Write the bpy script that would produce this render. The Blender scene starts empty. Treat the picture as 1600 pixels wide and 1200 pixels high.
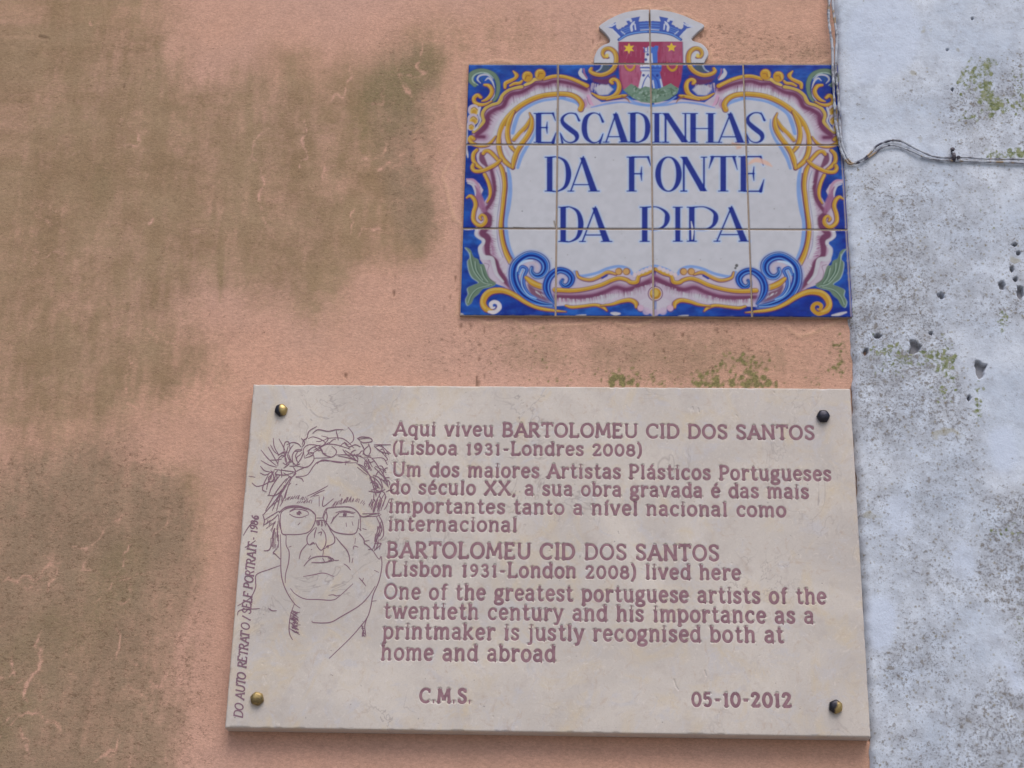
import bpy, math, random
import numpy as np

# ---------------------------------------------------------------- scene, camera, light
scene = bpy.context.scene
COL = scene.collection
ZT = 3.0                                   # height of the top edge of the tile panel above the ground
F_PX, TILT, PAN, ROLL = 2633.3, 0.37970, -0.0396, 0.0218
CAM = np.array([-0.1127, -2.2068, ZT - 1.4037])
_ct, _st, _cp, _sp = math.cos(TILT), math.sin(TILT), math.cos(PAN), math.sin(PAN)
FW = np.array([_sp*_ct, _cp*_ct, _st]); _rt = np.array([_cp, -_sp, 0.0]); _up = np.cross(_rt, FW)
RT = math.cos(ROLL)*_rt + math.sin(ROLL)*_up
UP = -math.sin(ROLL)*_rt + math.cos(ROLL)*_up

cam_data = bpy.data.cameras.new('camera'); cam = bpy.data.objects.new('camera', cam_data)
COL.objects.link(cam); scene.camera = cam
cam_data.sensor_width = 36.0; cam_data.lens = F_PX/1600*36.0
cam_data.clip_start = 0.05; cam_data.clip_end = 2000
from mathutils import Matrix, Vector
cam.matrix_world = Matrix(((RT[0], UP[0], -FW[0], CAM[0]), (RT[1], UP[1], -FW[1], CAM[1]),
                           (RT[2], UP[2], -FW[2], CAM[2]), (0, 0, 0, 1)))

SUN_EL, SUN_AZ = math.radians(58), math.radians(14)      # azimuth from -Y (in front of the wall) towards +X
world = bpy.data.worlds.new('World'); scene.world = world; world.use_nodes = True
wn = world.node_tree; bg = wn.nodes['Background']
sky = wn.nodes.new('ShaderNodeTexSky'); sky.sky_type = 'NISHITA'; sky.sun_disc = False
sky.sun_elevation = SUN_EL; sky.sun_rotation = math.pi - SUN_AZ
sky.dust_density = 4.0; sky.air_density = 1.0; sky.ozone_density = 1.0
wn.links.new(sky.outputs[0], bg.inputs[0]); bg.inputs[1].default_value = 0.088
sun_data = bpy.data.lights.new('sun', 'SUN'); sun_data.energy = 1.25; sun_data.angle = math.radians(44)
sun_data.color = (1.0, 0.97, 0.93)
sun = bpy.data.objects.new('sun', sun_data); COL.objects.link(sun)
sd = Vector((math.sin(SUN_AZ)*math.cos(SUN_EL), -math.cos(SUN_AZ)*math.cos(SUN_EL), math.sin(SUN_EL)))
sun.rotation_euler = sd.to_track_quat('Z', 'Y').to_euler(); sun.location = (0, -6, 8)
scene.view_settings.view_transform = 'Standard'; scene.view_settings.look = 'None'
scene.view_settings.exposure = 0.50; scene.view_settings.gamma = 1.0

# ---------------------------------------------------------------- helpers
rng = np.random.default_rng(7); random.seed(7)

def wall(pts, y=0.0):
    """points read off the photograph -> (X, Z-ZT) on the upright plane at depth y"""
    p = np.atleast_2d(np.array(pts, float))
    d = FW[None] + ((p[:, 0]-800)/F_PX)[:, None]*RT[None] + ((600-p[:, 1])/F_PX)[:, None]*UP[None]
    t = (y-CAM[1])/d[:, 1]
    return np.stack([CAM[0]+t*d[:, 0], CAM[2]+t*d[:, 2]-ZT], 1)

def lin(c):
    c = np.array(c, float)/255.0
    return np.where(c <= 0.04045, c/12.92, ((c+0.055)/1.055)**2.4)

def spline(pts, closed=False, step=None, n=8):
    P = np.array(pts, float)
    if len(P) < 3 and not closed: 
        t = np.linspace(0, 1, n)[:, None]; return P[0]*(1-t)+P[-1]*t
    if closed: Q = np.concatenate([P[-1:], P, P[:2]])
    else: Q = np.concatenate([2*P[:1]-P[1:2], P, 2*P[-1:]-P[-2:-1]])
    out = []
    t = np.linspace(0, 1, n, endpoint=False)[:, None]
    for i in range(1, len(Q)-2):
        a, b, c, d = Q[i-1], Q[i], Q[i+1], Q[i+2]
        out.append(0.5*((2*b)+(c-a)*t+(2*a-5*b+4*c-d)*t**2+(3*b-a-3*c+d)*t**3))
    out = np.concatenate(out)
    return out if closed else np.concatenate([out, P[-1:]])

def fnoise(h, w, cells, seed, octaves=4, ax=1.0, gain=0.5):
    """fractal value noise 0..1; ax stretches it sideways"""
    r = np.random.default_rng(seed); out = np.zeros((h, w)); amp = 1.0; tot = 0.0
    for o in range(octaves):
        c = cells*2**o
        gh = max(2, int(c*h/max(h, w))+3); gw = max(2, int(c*w/max(h, w)/ax)+3)
        g = r.random((gh, gw))
        yy = np.linspace(0, gh-2.001, h); xx = np.linspace(0, gw-2.001, w)
        y0 = yy.astype(int); x0 = xx.astype(int); fy = yy-y0; fx = xx-x0
        fy = (fy*fy*(3-2*fy))[:, None]; fx = (fx*fx*(3-2*fx))[None]
        out += amp*((g[y0][:, x0]*(1-fx)+g[y0][:, x0+1]*fx)*(1-fy)+(g[y0+1][:, x0]*(1-fx)+g[y0+1][:, x0+1]*fx)*fy)
        tot += amp; amp *= gain
    return out/tot

def blur(a, r):
    if r <= 0: return a
    k = np.exp(-0.5*(np.arange(-int(3*r)-1, int(3*r)+2)/r)**2); k /= k.sum(); m = len(k)//2
    for ax in (0, 1):
        p = [(0, 0)]*a.ndim; p[ax] = (m, m); b = np.pad(a, p, mode='edge'); o = np.zeros_like(a)
        for i, kk in enumerate(k):
            s = [slice(None)]*a.ndim; s[ax] = slice(i, i+a.shape[ax]); o += kk*b[tuple(s)]
        a = o
    return a

class Canvas:
    """a pigment map lying on the wall plane, metres; becomes a colour attribute of the mesh"""
    def __init__(s, u0, u1, v0, v1, res, y, ch=3, base=0.0):
        s.u0, s.v0, s.res, s.y = u0, v0, res, y
        s.w = int((u1-u0)/res)+1; s.h = int((v1-v0)/res)+1
        s.a = np.zeros((s.h, s.w, ch)); s.a[:] = base
        s.k = 1.0/1.07e3/res            # photograph pixels -> canvas cells
    def tx(s, pts, mir=None):
        p = wall(pts, s.y)
        if mir is not None: p = np.stack([2*mir-p[:, 0], p[:, 1]], 1)
        return np.stack([(p[:, 0]-s.u0)/s.res, (p[:, 1]-s.v0)/s.res], 1)
    def _seg(s, sdf, ox, oy, a, b, ra, rb, pad):
        h, w = sdf.shape; R = max(ra, rb)+pad
        x0 = max(0, int(min(a[0], b[0])-R)-ox); x1 = min(w, int(max(a[0], b[0])+R)+2-ox)
        y0 = max(0, int(min(a[1], b[1])-R)-oy); y1 = min(h, int(max(a[1], b[1])+R)+2-oy)
        if x1 <= x0 or y1 <= y0: return
        X = np.arange(x0, x1)[None]+ox; Y = np.arange(y0, y1)[:, None]+oy
        dx, dy = b[0]-a[0], b[1]-a[1]; L = dx*dx+dy*dy+1e-9
        t = np.clip(((X-a[0])*dx+(Y-a[1])*dy)/L, 0, 1)
        d = np.hypot(X-a[0]-t*dx, Y-a[1]-t*dy)-(ra+(rb-ra)*t)
        v = sdf[y0:y1, x0:x1]; np.minimum(v, d, out=v)
    def _box(s, P, R):
        x0 = max(0, int(P[:, 0].min()-R)-1); x1 = min(s.w, int(P[:, 0].max()+R)+3)
        y0 = max(0, int(P[:, 1].min()-R)-1); y1 = min(s.h, int(P[:, 1].max()+R)+3)
        return x0, x1, y0, y1
    def _put(s, x0, x1, y0, y1, m, col, al):
        v = s.a[y0:y1, x0:x1]; m = (m*al)[..., None]
        col = np.asarray(col, float)
        v *= (1-m); v += m*col
    def stroke(s, pts, w, col, al=1.0, soft=1.3, mir=None, smooth=True, n=8, tex=None):
        ws = np.array(w if hasattr(w, '__len__') else [w]*len(pts), float)
        q = np.concatenate([np.array(pts, float), np.interp(np.linspace(0, 1, len(pts)), np.linspace(0, 1, len(ws)), ws)[:, None]], 1)
        if smooth and len(q) > 2: q = spline(q, n=n)
        s.run(s.tx(q[:, :2], mir), np.maximum(q[:, 2], 0.05)*s.k/2, soft*s.k, col, al, tex)
    def run(s, P, r, so, col, al=1.0, tex=None):
        x0, x1, y0, y1 = s._box(P, r.max()+so)
        if x1 <= x0 or y1 <= y0: return
        sdf = np.full((y1-y0, x1-x0), 1e3)
        for i in range(len(P)-1): s._seg(sdf, x0, y0, P[i], P[i+1], r[i], r[i+1], so+1)
        m = np.clip(0.5-sdf/max(so, 0.8), 0, 1); m = m*m*(3-2*m)
        if tex is not None: m = m*tex[y0:y1, x0:x1]
        s._put(x0, x1, y0, y1, m, col, al)
    def pmask(s, P, so):
        x0, x1, y0, y1 = s._box(P, so)
        X = np.arange(x0, x1)[None]; Y = np.arange(y0, y1)[:, None]
        ins = np.zeros((y1-y0, x1-x0), bool); sdf = np.full(ins.shape, 1e3)
        for i in range(len(P)):
            a, b = P[i], P[(i+1) % len(P)]
            if a[1] != b[1]:
                c = ((a[1] > Y) != (b[1] > Y)) & (X < (b[0]-a[0])*(Y-a[1])/(b[1]-a[1])+a[0]); ins ^= c
            s._seg(sdf, x0, y0, a, b, 0, 0, so+1)
        sd = np.where(ins, -sdf, sdf)
        m = np.clip(0.5-sd/max(so, 0.8), 0, 1)
        return x0, x1, y0, y1, m*m*(3-2*m)
    def poly(s, pts, col, al=1.0, soft=1.2, mir=None, smooth=False, tex=None, n=6):
        p = spline(pts, True, n=n) if smooth else np.array(pts, float)
        x0, x1, y0, y1, m = s.pmask(s.tx(p, mir), soft*s.k)
        if tex is not None: m = m*tex[y0:y1, x0:x1]
        s._put(x0, x1, y0, y1, m, col, al)
    def disc(s, x, y, r, col, al=1.0, soft=1.2, mir=None, ry=None, tex=None):
        t = np.linspace(0, 2*np.pi, 20, endpoint=False); ry = ry or r
        s.poly(np.stack([x+r*np.cos(t), y+ry*np.sin(t)], 1), col, al, soft, mir, tex=tex)
    def sample(s, U, V):
        x = np.clip((U-s.u0)/s.res, 0, s.w-1.001); y = np.clip((V-s.v0)/s.res, 0, s.h-1.001)
        x0 = x.astype(int); y0 = y.astype(int); fx = (x-x0)[..., None]; fy = (y-y0)[..., None]; a = s.a
        return (a[y0, x0]*(1-fx)+a[y0, x0+1]*fx)*(1-fy)+(a[y0+1, x0]*(1-fx)+a[y0+1, x0+1]*fx)*fy

def link(name, me, mat=None, parent=None, loc=None):
    o = bpy.data.objects.new(name, me); COL.objects.link(o)
    if mat is not None: me.materials.append(mat)
    if parent is not None: o.parent = parent
    if loc is not None: o.location = loc
    return o

def raw_mesh(name, V, quads, smooth=True):
    me = bpy.data.meshes.new(name); V = np.asarray(V, np.float32); Q = np.asarray(quads, np.int32)
    me.vertices.add(len(V)); me.vertices.foreach_set('co', V.ravel())
    me.loops.add(Q.size); me.loops.foreach_set('vertex_index', Q.ravel())
    me.polygons.add(len(Q)); me.polygons.foreach_set('loop_start', np.arange(0, Q.size, Q.shape[1], dtype=np.int32))
    me.polygons.foreach_set('use_smooth', np.full(len(Q), smooth))
    me.update(calc_edges=True); me.validate()
    return me

def grid_quads(h, w, off=0):
    i = np.arange(h*w).reshape(h, w)+off
    return np.stack([i[:-1, :-1], i[:-1, 1:], i[1:, 1:], i[1:, :-1]], -1).reshape(-1, 4)

def attr(me, name, C):
    C = np.asarray(C, np.float32).reshape(len(me.vertices), -1)
    if C.shape[1] == 3: C = np.concatenate([C, np.ones((len(C), 1), np.float32)], 1)
    a = me.color_attributes.new(name, 'FLOAT_COLOR', 'POINT'); a.data.foreach_set('color', C.ravel())

def py_mesh(name, V, Fc, smooth=False):
    me = bpy.data.meshes.new(name); me.from_pydata([tuple(v) for v in V], [], Fc); me.update()
    if smooth:
        for p in me.polygons: p.use_smooth = True
    return me

class NT:
    """small wrapper for building node materials"""
    def __init__(s, name, rough=0.8, spec=0.3):
        s.m = bpy.data.materials.new(name); s.m.use_nodes = True; s.t = s.m.node_tree
        s.b = s.t.nodes['Principled BSDF']; s.b.inputs['Roughness'].default_value = rough
        s.b.inputs['Specular IOR Level'].default_value = spec
        s.co = s.n('ShaderNodeTexCoord').outputs['Object']
    def n(s, t, **k):
        o = s.t.nodes.new(t)
        for a, b in k.items(): setattr(o, a, b)
        return o
    def _in(s, node, key, v):
        if hasattr(v, 'is_output'): s.t.links.new(v, node.inputs[key])
        elif v is not None: node.inputs[key].default_value = v
    def map(s, scale=(1, 1, 1), loc=(0, 0, 0)):
        o = s.n('ShaderNodeMapping'); s._in(o, 0, s.co); o.inputs['Scale'].default_value = scale
        o.inputs['Location'].default_value = loc; return o.outputs[0]
    def noise(s, scale, detail=3, rough=0.55, vec=None, dist=0.0):
        o = s.n('ShaderNodeTexNoise'); s._in(o, 'Vector', vec or s.co); o.inputs['Scale'].default_value = scale
        o.inputs['Detail'].default_value = detail; o.inputs['Roughness'].default_value = rough
        o.inputs['Distortion'].default_value = dist; return o.outputs['Fac']
    def voro(s, scale, vec=None, feature='F1', rnd=1.0):
        o = s.n('ShaderNodeTexVoronoi', feature=feature); s._in(o, 'Vector', vec or s.co)
        o.inputs['Scale'].default_value = scale; o.inputs['Randomness'].default_value = rnd; return o.outputs['Distance']
    def rng(s, v, a, b, c=0.0, d=1.0):
        o = s.n('ShaderNodeMapRange'); o.clamp = True; s._in(o, 0, v); s._in(o, 1, a); s._in(o, 2, b); s._in(o, 3, c); s._in(o, 4, d)
        return o.outputs[0]
    def math(s, op, a, b=None, clamp=False):
        o = s.n('ShaderNodeMath', operation=op, use_clamp=clamp); s._in(o, 0, a); s._in(o, 1, b); return o.outputs[0]
    def mix(s, f, a, b, mode='MIX'):
        o = s.n('ShaderNodeMix', data_type='RGBA', blend_type=mode)
        s._in(o, 0, f); s._in(o, 6, a if hasattr(a, 'is_output') else (*a, 1)); s._in(o, 7, b if hasattr(b, 'is_output') else (*b, 1))
        return o.outputs[2]
    def attr(s, name):
        o = s.n('ShaderNodeVertexColor', layer_name=name); sp = s.n('ShaderNodeSeparateColor'); s.t.links.new(o.outputs[0], sp.inputs[0])
        return o.outputs[0], sp.outputs[0], sp.outputs[1], sp.outputs[2], o.outputs[1]
    def n_rgb(s, v):
        o = s.n('ShaderNodeCombineColor'); [s._in(o, i, v) for i in range(3)]; return o.outputs[0]
    def color(s, c): s._in(s.b, 'Base Color', c if hasattr(c, 'is_output') else (*c, 1))
    def rough(s, r): s._in(s.b, 'Roughness', r)
    def bump(s, h, dist, strength=1.0, prev=None):
        o = s.n('ShaderNodeBump'); s._in(o, 'Height', h); o.inputs['Distance'].default_value = dist; o.inputs['Strength'].default_value = strength
        if prev is not None: s.t.links.new(prev, o.inputs['Normal'])
        s.t.links.new(o.outputs[0], s.b.inputs['Normal']); return o.outputs[0]

def thing(name, label, cat, loc=(0, 0, 0)):
    o = bpy.data.objects.new(name, None); COL.objects.link(o); o.location = loc; o.empty_display_size = 0.1
    o['label'] = label; o['category'] = cat; return o
def tag(o, label, cat):
    o['label'] = label; o['category'] = cat; return o
KA = 1.05          # seen colour in open shade -> pigment
def pig(r, g, b): return tuple(lin((r, g, b))*KA)
# ---------------------------------------------------------------- ground
g = NT('stone_paving', 0.85)
gv = g.voro(9, feature='DISTANCE_TO_EDGE')
g.color(g.mix(g.rng(gv, 0.02, 0.06), (0.10, 0.095, 0.09), g.mix(g.noise(3), (0.26, 0.25, 0.23), (0.36, 0.35, 0.32))))
g.bump(gv, 0.01, 0.5)
me = py_mesh('ground', [(-600, -600, 0), (600, -600, 0), (600, 600, 0), (-600, 600, 0)], [(0, 1, 2, 3)])
o = link('ground', me, g.m); o['kind'] = 'structure'

# ---------------------------------------------------------------- the peach wall: stain map and stucco
DU0, DU1, DV0, DV1 = -0.95, 0.62, -1.18, 0.22
st = Canvas(DU0, DU1, DV0, DV1, 0.0022, 0.0, 4)          # R brown film, G green algae, B dark specks, A pale scars
H, W_ = st.h, st.w
nb = fnoise(H, W_, 10, 1, 6, gain=0.62); nf = fnoise(H, W_, 60, 2, 4, ax=2.0, gain=0.7); nv = fnoise(H, W_, 26, 3, 4, ax=0.35)
def layer(ch, polys, soft, warp=0.0):
    c = Canvas(DU0, DU1, DV0, DV1, 0.0022, 0.0, 1)
    for p, v in polys: c.poly(p, v, soft=soft*0.6, smooth=True)
    a = blur(c.a[..., 0], soft*c.k/2.2)
    return a
brown = layer(0, [
    ([(-160, -120), (205, -110), (240, -40), (262, 30), (290, 110), (330, 120), (400, 98), (455, 70), (520, 92), (560, 110), (600, 100), (640, 66), (662, 40), (720, 36), (795, 48), (800, 66), (730, 80), (700, 120), (690, 160), (672, 215), (668, 300), (690, 350), (672, 395), (610, 402), (565, 400), (528, 440), (505, 520), (470, 470), (440, 440), (400, 470), (372, 430), (330, 400), (296, 440), (272, 470), (262, 500), (300, 520), (352, 560), (350, 600), (300, 618), (240, 650), (180, 672), (130, 680), (80, 668), (40, 676), (-20, 690), (-160, 690)], 1.0),
    ([(-160, 735), (0, 720), (60, 706), (120, 702), (170, 715), (215, 738), (262, 752), (300, 730), (330, 708), (322, 760), (292, 800), (312, 860), (304, 930), (300, 1000), (290, 1040), (276, 1100), (268, 1200), (250, 1330), (-160, 1330)], 1.0),
    ([(1070, 20), (1120, 26), (1145, 60), (1190, 76), (1250, 72), (1292, 60), (1294, 92), (1180, 96), (1110, 92), (1118, 66), (1098, 44)], 0.95),
    ([(730, 512), (900, 505), (1100, 515), (1220, 540), (1325, 520), (1326, 605), (1120, 600), (980, 590), (860, 585), (760, 545)], 0.42), ([(800, 20), (935, 24), (925, 60), (935, 96), (720, 96), (690, 70), (720, 40)], .45)], 42)
brown = blur(brown, 9)
brown = np.clip(brown*(0.80+0.55*(nb-0.5))+0.7*(nb-0.52)*(brown*(1-brown)*4)+0.65*(nv-0.5)*np.clip(brown*1.5, 0, .8)+0.5*(fnoise(H, W_, 40, 14, 3, ax=0.18)-0.5)*np.clip(brown*1.4, 0, .9), 0, 1)
for x, y0, y1, w, a in ((243, 170, 470, 13, .30), (258, 100, 250, 9, .22), (345, 380, 470, 7, .45), (159, 255, 320, 16, .25), (120, -30, 260, 22, .12),
                        (395, 120, 240, 10, .22), (655, 270, 400, 26, .20), (520, 330, 460, 18, .20), (60, 540, 690, 14, .15), (20, 800, 1000, 16, .14)):
    c = Canvas(DU0, DU1, DV0, DV1, 0.0022, 0.0, 1)
    c.stroke([(x, y0), (x+random.uniform(-4, 4), (y0+y1)/2), (x+random.uniform(-5, 5), y1)], [w*.4, w, w*.3], 1.0, soft=w*1.6)
    brown = np.clip(brown+1.35*a*c.a[..., 0]*(0.4+1.2*nb), 0, 1.15)
green = layer(1, [([(560, 120), (600, 100), (655, 90), (672, 62), (700, 78), (704, 105), (668, 118), (650, 160), (632, 200), (600, 236), (566, 262), (540, 240), (545, 190)], .8),
                  ([(152, 250), (168, 255), (166, 310), (150, 315)], .5), ([(338, 420), (348, 420), (350, 450), (338, 450)], .8),
                  ([(0, 1020), (120, 900), (200, 840), (230, 860), (200, 960), (60, 1120), (-20, 1190), (-90, 1150)], .45)], 26)
green *= np.clip((nb-0.36)*4.5, 0, 1)
moss = layer(1, [([(930, 606), (936, 582), (975, 574), (990, 606)], 1.0), ([(1010, 608), (1030, 588), (1062, 604), (1060, 610)], .6), ([(1076, 610), (1086, 582), (1110, 566), (1130, 586), (1150, 600), (1164, 584), (1200, 586), (1208, 612)], 1.1),
                 ([(1120, 560), (1170, 548), (1204, 566), (1192, 580), (1150, 578)], .5), ([(1306, 530), (1326, 520), (1328, 600), (1296, 575)], .35)], 9)
def stipple(c, clusters, r):
    for x, y, sx, sy, n, r0, r1 in clusters:                # tufts and crumbs, thick in the middle, scattered outside
        for k in range(n): c.disc(x+r.normal(0, sx), y-abs(r.normal(0, sy)) if sy > 0 else y+r.normal(0, -sy), r.uniform(r0, r1), r.uniform(.4, 1), r.uniform(.35, .95), soft=2.2)
mc = Canvas(DU0, DU1, DV0, DV1, 0.0022, 0.0, 1); mr = np.random.default_rng(19)
stipple(mc, [(965, 602, 9, 10, 34, 1.2, 4.2), (988, 602, 6, 14, 18, 1, 3.4), (948, 598, 12, 12, 14, .8, 2.4), (1012, 600, 12, 9, 16, .8, 2.6), (1030, 603, 9, 8, 10, .8, 2.2), (1090, 603, 6, 12, 22, 1.2, 3.8), (1116, 604, 7, 13, 34, 1.2, 4), (1142, 604, 6, 14, 26, 1, 3.6), (1178, 604, 12, 13, 52, 1.4, 4.4), (1200, 604, 5, 8, 16, 1, 3.2),
    (1164, 566, 18, -8, 44, .8, 3), (1185, 570, 12, -6, 22, .8, 3), (1140, 562, 12, -10, 16, .8, 2.4), (1062, 600, 20, 12, 12, .7, 2), (1310, 565, 10, -18, 30, .8, 3), (1318, 540, 5, -14, 16, .8, 2.4), (1280, 585, 14, -9, 16, .7, 2), (870, 590, 30, -14, 22, .7, 2.2), (850, 560, 24, -16, 16, .7, 2), (840, 515, 10, -5, 12, .8, 2.4), (900, 575, 20, -10, 10, .7, 2), (1000, 560, 60, -20, 26, .6, 1.7), (770, 560, 30, -20, 14, .6, 1.6)], mr)
moss = np.clip(mc.a[..., 0]*1.1, 0, 1)
speck = layer(2, [([(560, 60), (690, 90), (700, 400), (640, 410), (590, 300)], .7), ([(680, 380), (720, 480), (735, 580), (600, 590), (590, 440)], .35),
                  ([(720, 500), (1330, 500), (1330, 606), (720, 600)], .68), ([(1090, 30), (1290, 60), (1292, 100), (1120, 98)], 1.15), ([(820, 20), (935, 30), (940, 98), (720, 98), (640, 60)], .5),
                  ([(-160, 720), (280, 720), (300, 1330), (-160, 1330)], .85), ([(-160, 60), (380, 60), (560, 250), (480, 500), (300, 640), (-160, 690)], .45)], 40)
speck += 0.12
pale = Canvas(DU0, DU1, DV0, DV1, 0.0022, 0.0, 1)
V3 = lambda ox, oy, L: [(ox+a/3.0, oy+b/3.0) for a, b in L]
def jag(p, k, r=np.random.default_rng(4)):
    q = np.array(p, float)
    for i in range(k):
        m_ = (q[:-1]+q[1:])/2; L = np.hypot(*(q[1:]-q[:-1]).T)[:, None]; m_ = m_+r.normal(0, .11, m_.shape)*L
        o = np.empty((len(q)*2-1, 2)); o[0::2] = q; o[1::2] = m_; q = o
    return q
scars = [(V3(370, 0, [(150, 600), (80, 660), (75, 690), (105, 780), (130, 860), (110, 960), (140, 1060)]), 4), (V3(370, 0, [(312, 560), (303, 650), (322, 700), (290, 785)]), 3.5),
    (V3(370, 0, [(690, 420), (680, 490), (610, 480)]), 3), (V3(370, 0, [(694, 520), (706, 570), (686, 590), (690, 640)]), 3), (V3(370, 0, [(660, 655), (690, 660), (690, 715), (640, 745), (590, 740), (570, 790)]), 4.5),
    (V3(370, 0, [(660, 800), (725, 755)]), 7), (V3(370, 0, [(735, 795), (765, 760), (765, 720), (805, 715)]), 6), (V3(370, 0, [(870, 200), (840, 300), (890, 340), (850, 360), (760, 350), (780, 400), (820, 450), (800, 410), (760, 370)]), 7),
    (V3(370, 0, [(860, 175), (960, 190), (1010, 212), (1100, 200), (1180, 195)]), 4), (V3(370, 0, [(420, 480), (500, 455), (540, 360), (530, 310)]), 5), (V3(370, 0, [(570, 1110), (590, 1065), (630, 1075), (690, 1105)]), 4), (V3(370, 0, [(410, 770), (400, 840)]), 3),
    (V3(0, 800, [(0, 335), (60, 325), (100, 300), (190, 300), (230, 240), (320, 215)]), 5), (V3(0, 800, [(320, 150), (400, 170), (480, 100), (540, 40), (620, 0)]), 5), (V3(0, 800, [(400, 230), (380, 270), (460, 285)]), 4),
    (V3(0, 800, [(190, 540), (165, 620), (190, 690), (150, 760), (110, 850), (130, 910)]), 7), (V3(0, 800, [(0, 1000), (80, 950), (180, 940), (270, 1000), (280, 1060)]), 6), (V3(0, 800, [(540, 540), (555, 640), (545, 690)]), 4),
    (V3(0, 800, [(700, 780), (715, 820), (760, 820), (770, 720)]), 7), (V3(0, 800, [(440, 1170), (540, 1120), (560, 1040)]), 7), (V3(0, 800, [(90, 1010), (130, 1070), (120, 1150)]), 8), (V3(0, 800, [(590, 800), (640, 840), (690, 880)]), 3), (V3(0, 800, [(600, 690), (640, 720)]), 6),
    (V3(0, 400, [(610, 430), (615, 520), (590, 560), (585, 660)]), 3), (V3(0, 400, [(60, 640), (110, 670)]), 7), (V3(0, 400, [(590, 690), (640, 715)]), 6), (V3(0, 0, [(580, 680), (660, 665), (640, 620)]), 4), (V3(0, 0, [(695, 1050), (720, 1020)]), 7), (V3(0, 0, [(420, 100), (435, 125)]), 6)]
for p, w in scars:
    w *= .85; pale.stroke(jag(p, 2), [w*.3, w*.9, w*.6, w, w*.2], rng.uniform(.6, .95), soft=3.4, n=3)
    pale.stroke(jag(p, 3)+[2, 1.5], [w*.1, w*.5, w*.3, w*.5], .35, soft=3.4, n=3)
pr = np.random.default_rng(11)
for i in range(34):                        # branching hairline losses where the film has let go
    x, y = (pr.uniform(-40, 290), pr.uniform(740, 1210)) if i % 2 else (pr.uniform(-40, 640), pr.uniform(120, 660))
    a = pr.choice([1.4, 1.7, .3, -.4, 2.6])+pr.normal(0, .3); pts = [(x, y)]
    for k in range(pr.integers(3, 7)): pts.append((pts[-1][0]+pr.uniform(8, 24)*math.cos(a), pts[-1][1]+pr.uniform(8, 24)*math.sin(a))); a += pr.normal(0, .55)
    w = pr.uniform(1.4, 4.2); pale.stroke(jag(pts, 2), [w*.2, w, w*.5, w*.8, w*.1], pr.uniform(.3, .8), soft=3, n=3)
    if len(pts) > 4: q = [pts[2], (pts[2][0]+pr.normal(0, 14), pts[2][1]+pr.normal(8, 12)), (pts[2][0]+pr.normal(0, 26), pts[2][1]+pr.normal(16, 18))]; pale.stroke(jag(q, 2), [w*.5, w*.3, .4], pr.uniform(.3, .6), soft=3, n=3)
for i in range(150):                       # many small grazes in the dirty film
    x, y = pr.uniform(-60, 620), pr.uniform(-40, 1230)
    L = pr.uniform(3, 22); a = pr.normal(1.5, 0.8); pts = [(x, y)]
    for k in range(4): pts.append((pts[-1][0]+L*math.cos(a)*.5, pts[-1][1]+L*math.sin(a)*.5)); a += pr.normal(0, .9)
    pale.stroke(pts, pr.uniform(.8, 1.8), pr.uniform(.15, .4), soft=2.4)
fine = fnoise(H, W_, 230, 12, 2, gain=.7)
pale = np.clip((pale.a[..., 0]*1.15+(fine-0.5)*0.9*(pale.a[..., 0] > .05)-0.22)*1.5, 0, 1)*np.clip((nf-0.22)*5, 0.25, 1)
wcx = Canvas(DU0, DU1, DV0, DV1, 0.0022, 0.0, 1)   # short drying crack, dark drips, painted shade of the plaque's right gap
wcx.stroke([(-40, 57), (0, 59), (30, 58), (52, 55), (78, 60)], [1, 3, 4, 5, 1], .9, soft=2.5)
for x, y, L, w in ((745, 588, 14, 3), (748, 596, 10, 3), (756, 586, 5, 2.4), (540, 585, 5, 4), (615, 456, 5, 4), (618, 430, 6, 2), (694, 480, 10, 2.5), (712, 432, 8, 2.5), (714, 452, 4, 3), (703, 463, 4, 3), (193, 134, 3, 3), (1036, 545, 4, 3), (1068, 562, 4, 3), (978, 556, 6, 3), (988, 520, 3, 3), (1170, 544, 4, 4), (1120, 515, 6, 4), (1135, 517, 3, 4), (1067, 521, 5, 4), (1022, 522, 4, 3), (720, 508, 5, 4), (734, 506, 4, 3), (757, 512, 8, 3), (750, 538, 4, 3), (749, 560, 4, 3), (926, 62, 5, 3), (938, 57, 4, 3), (790, 28, 6, 3), (1102, 50, 6, 4), (1094, 54, 5, 3)):
    wcx.stroke([(x, y), (x+pr.uniform(-1, 1), y+L)], [w, w*.6], pr.uniform(.5, .9), soft=1.8)
wcx.stroke([(1332, 606), (1339, 760), (1347, 920), (1357, 1100), (1360, 1155)], [5, 7, 7, 7, 7], .95, soft=2.5)  # shade in the narrow gap beside the plaque, painted dark into the wall colour
brown = brown*(1-0.95*pale)
brown = np.clip(brown+0.35*(fnoise(H, W_, 150, 13, 3, ax=1.8)-0.5)*np.clip(brown*2, 0, 1), 0, 1)
st.a[..., 0] = brown; st.a[..., 1] = green*(1-pale); st.a[..., 2] = np.clip(speck, 0, 1); st.a[..., 3] = np.clip(moss+0.0, 0, 1)
crk_shade = wcx.a[..., 0]

# boundary between the peach wall and the whitewashed one
_e = wall([(1302, -60), (1304, 0), (1306, 60), (1305, 100), (1309, 180), (1313, 240), (1318, 300), (1321, 358), (1325, 430), (1327, 495), (1331, 560), (1332.5, 606), (1335.5, 700), (1340.5, 800), (1345.5, 900), (1350.5, 1000), (1355.5, 1100), (1358.5, 1150), (1361.5, 1220)], -0.005)
_ez, _ex = _e[::-1, 1], _e[::-1, 0]
def edge_x(v):
    x = np.interp(v, _ez, _ex)
    return x+0.0012*np.sin(v*37+1)+0.0008*np.sin(v*111)+0.0005*np.sin(v*260+2)

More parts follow.
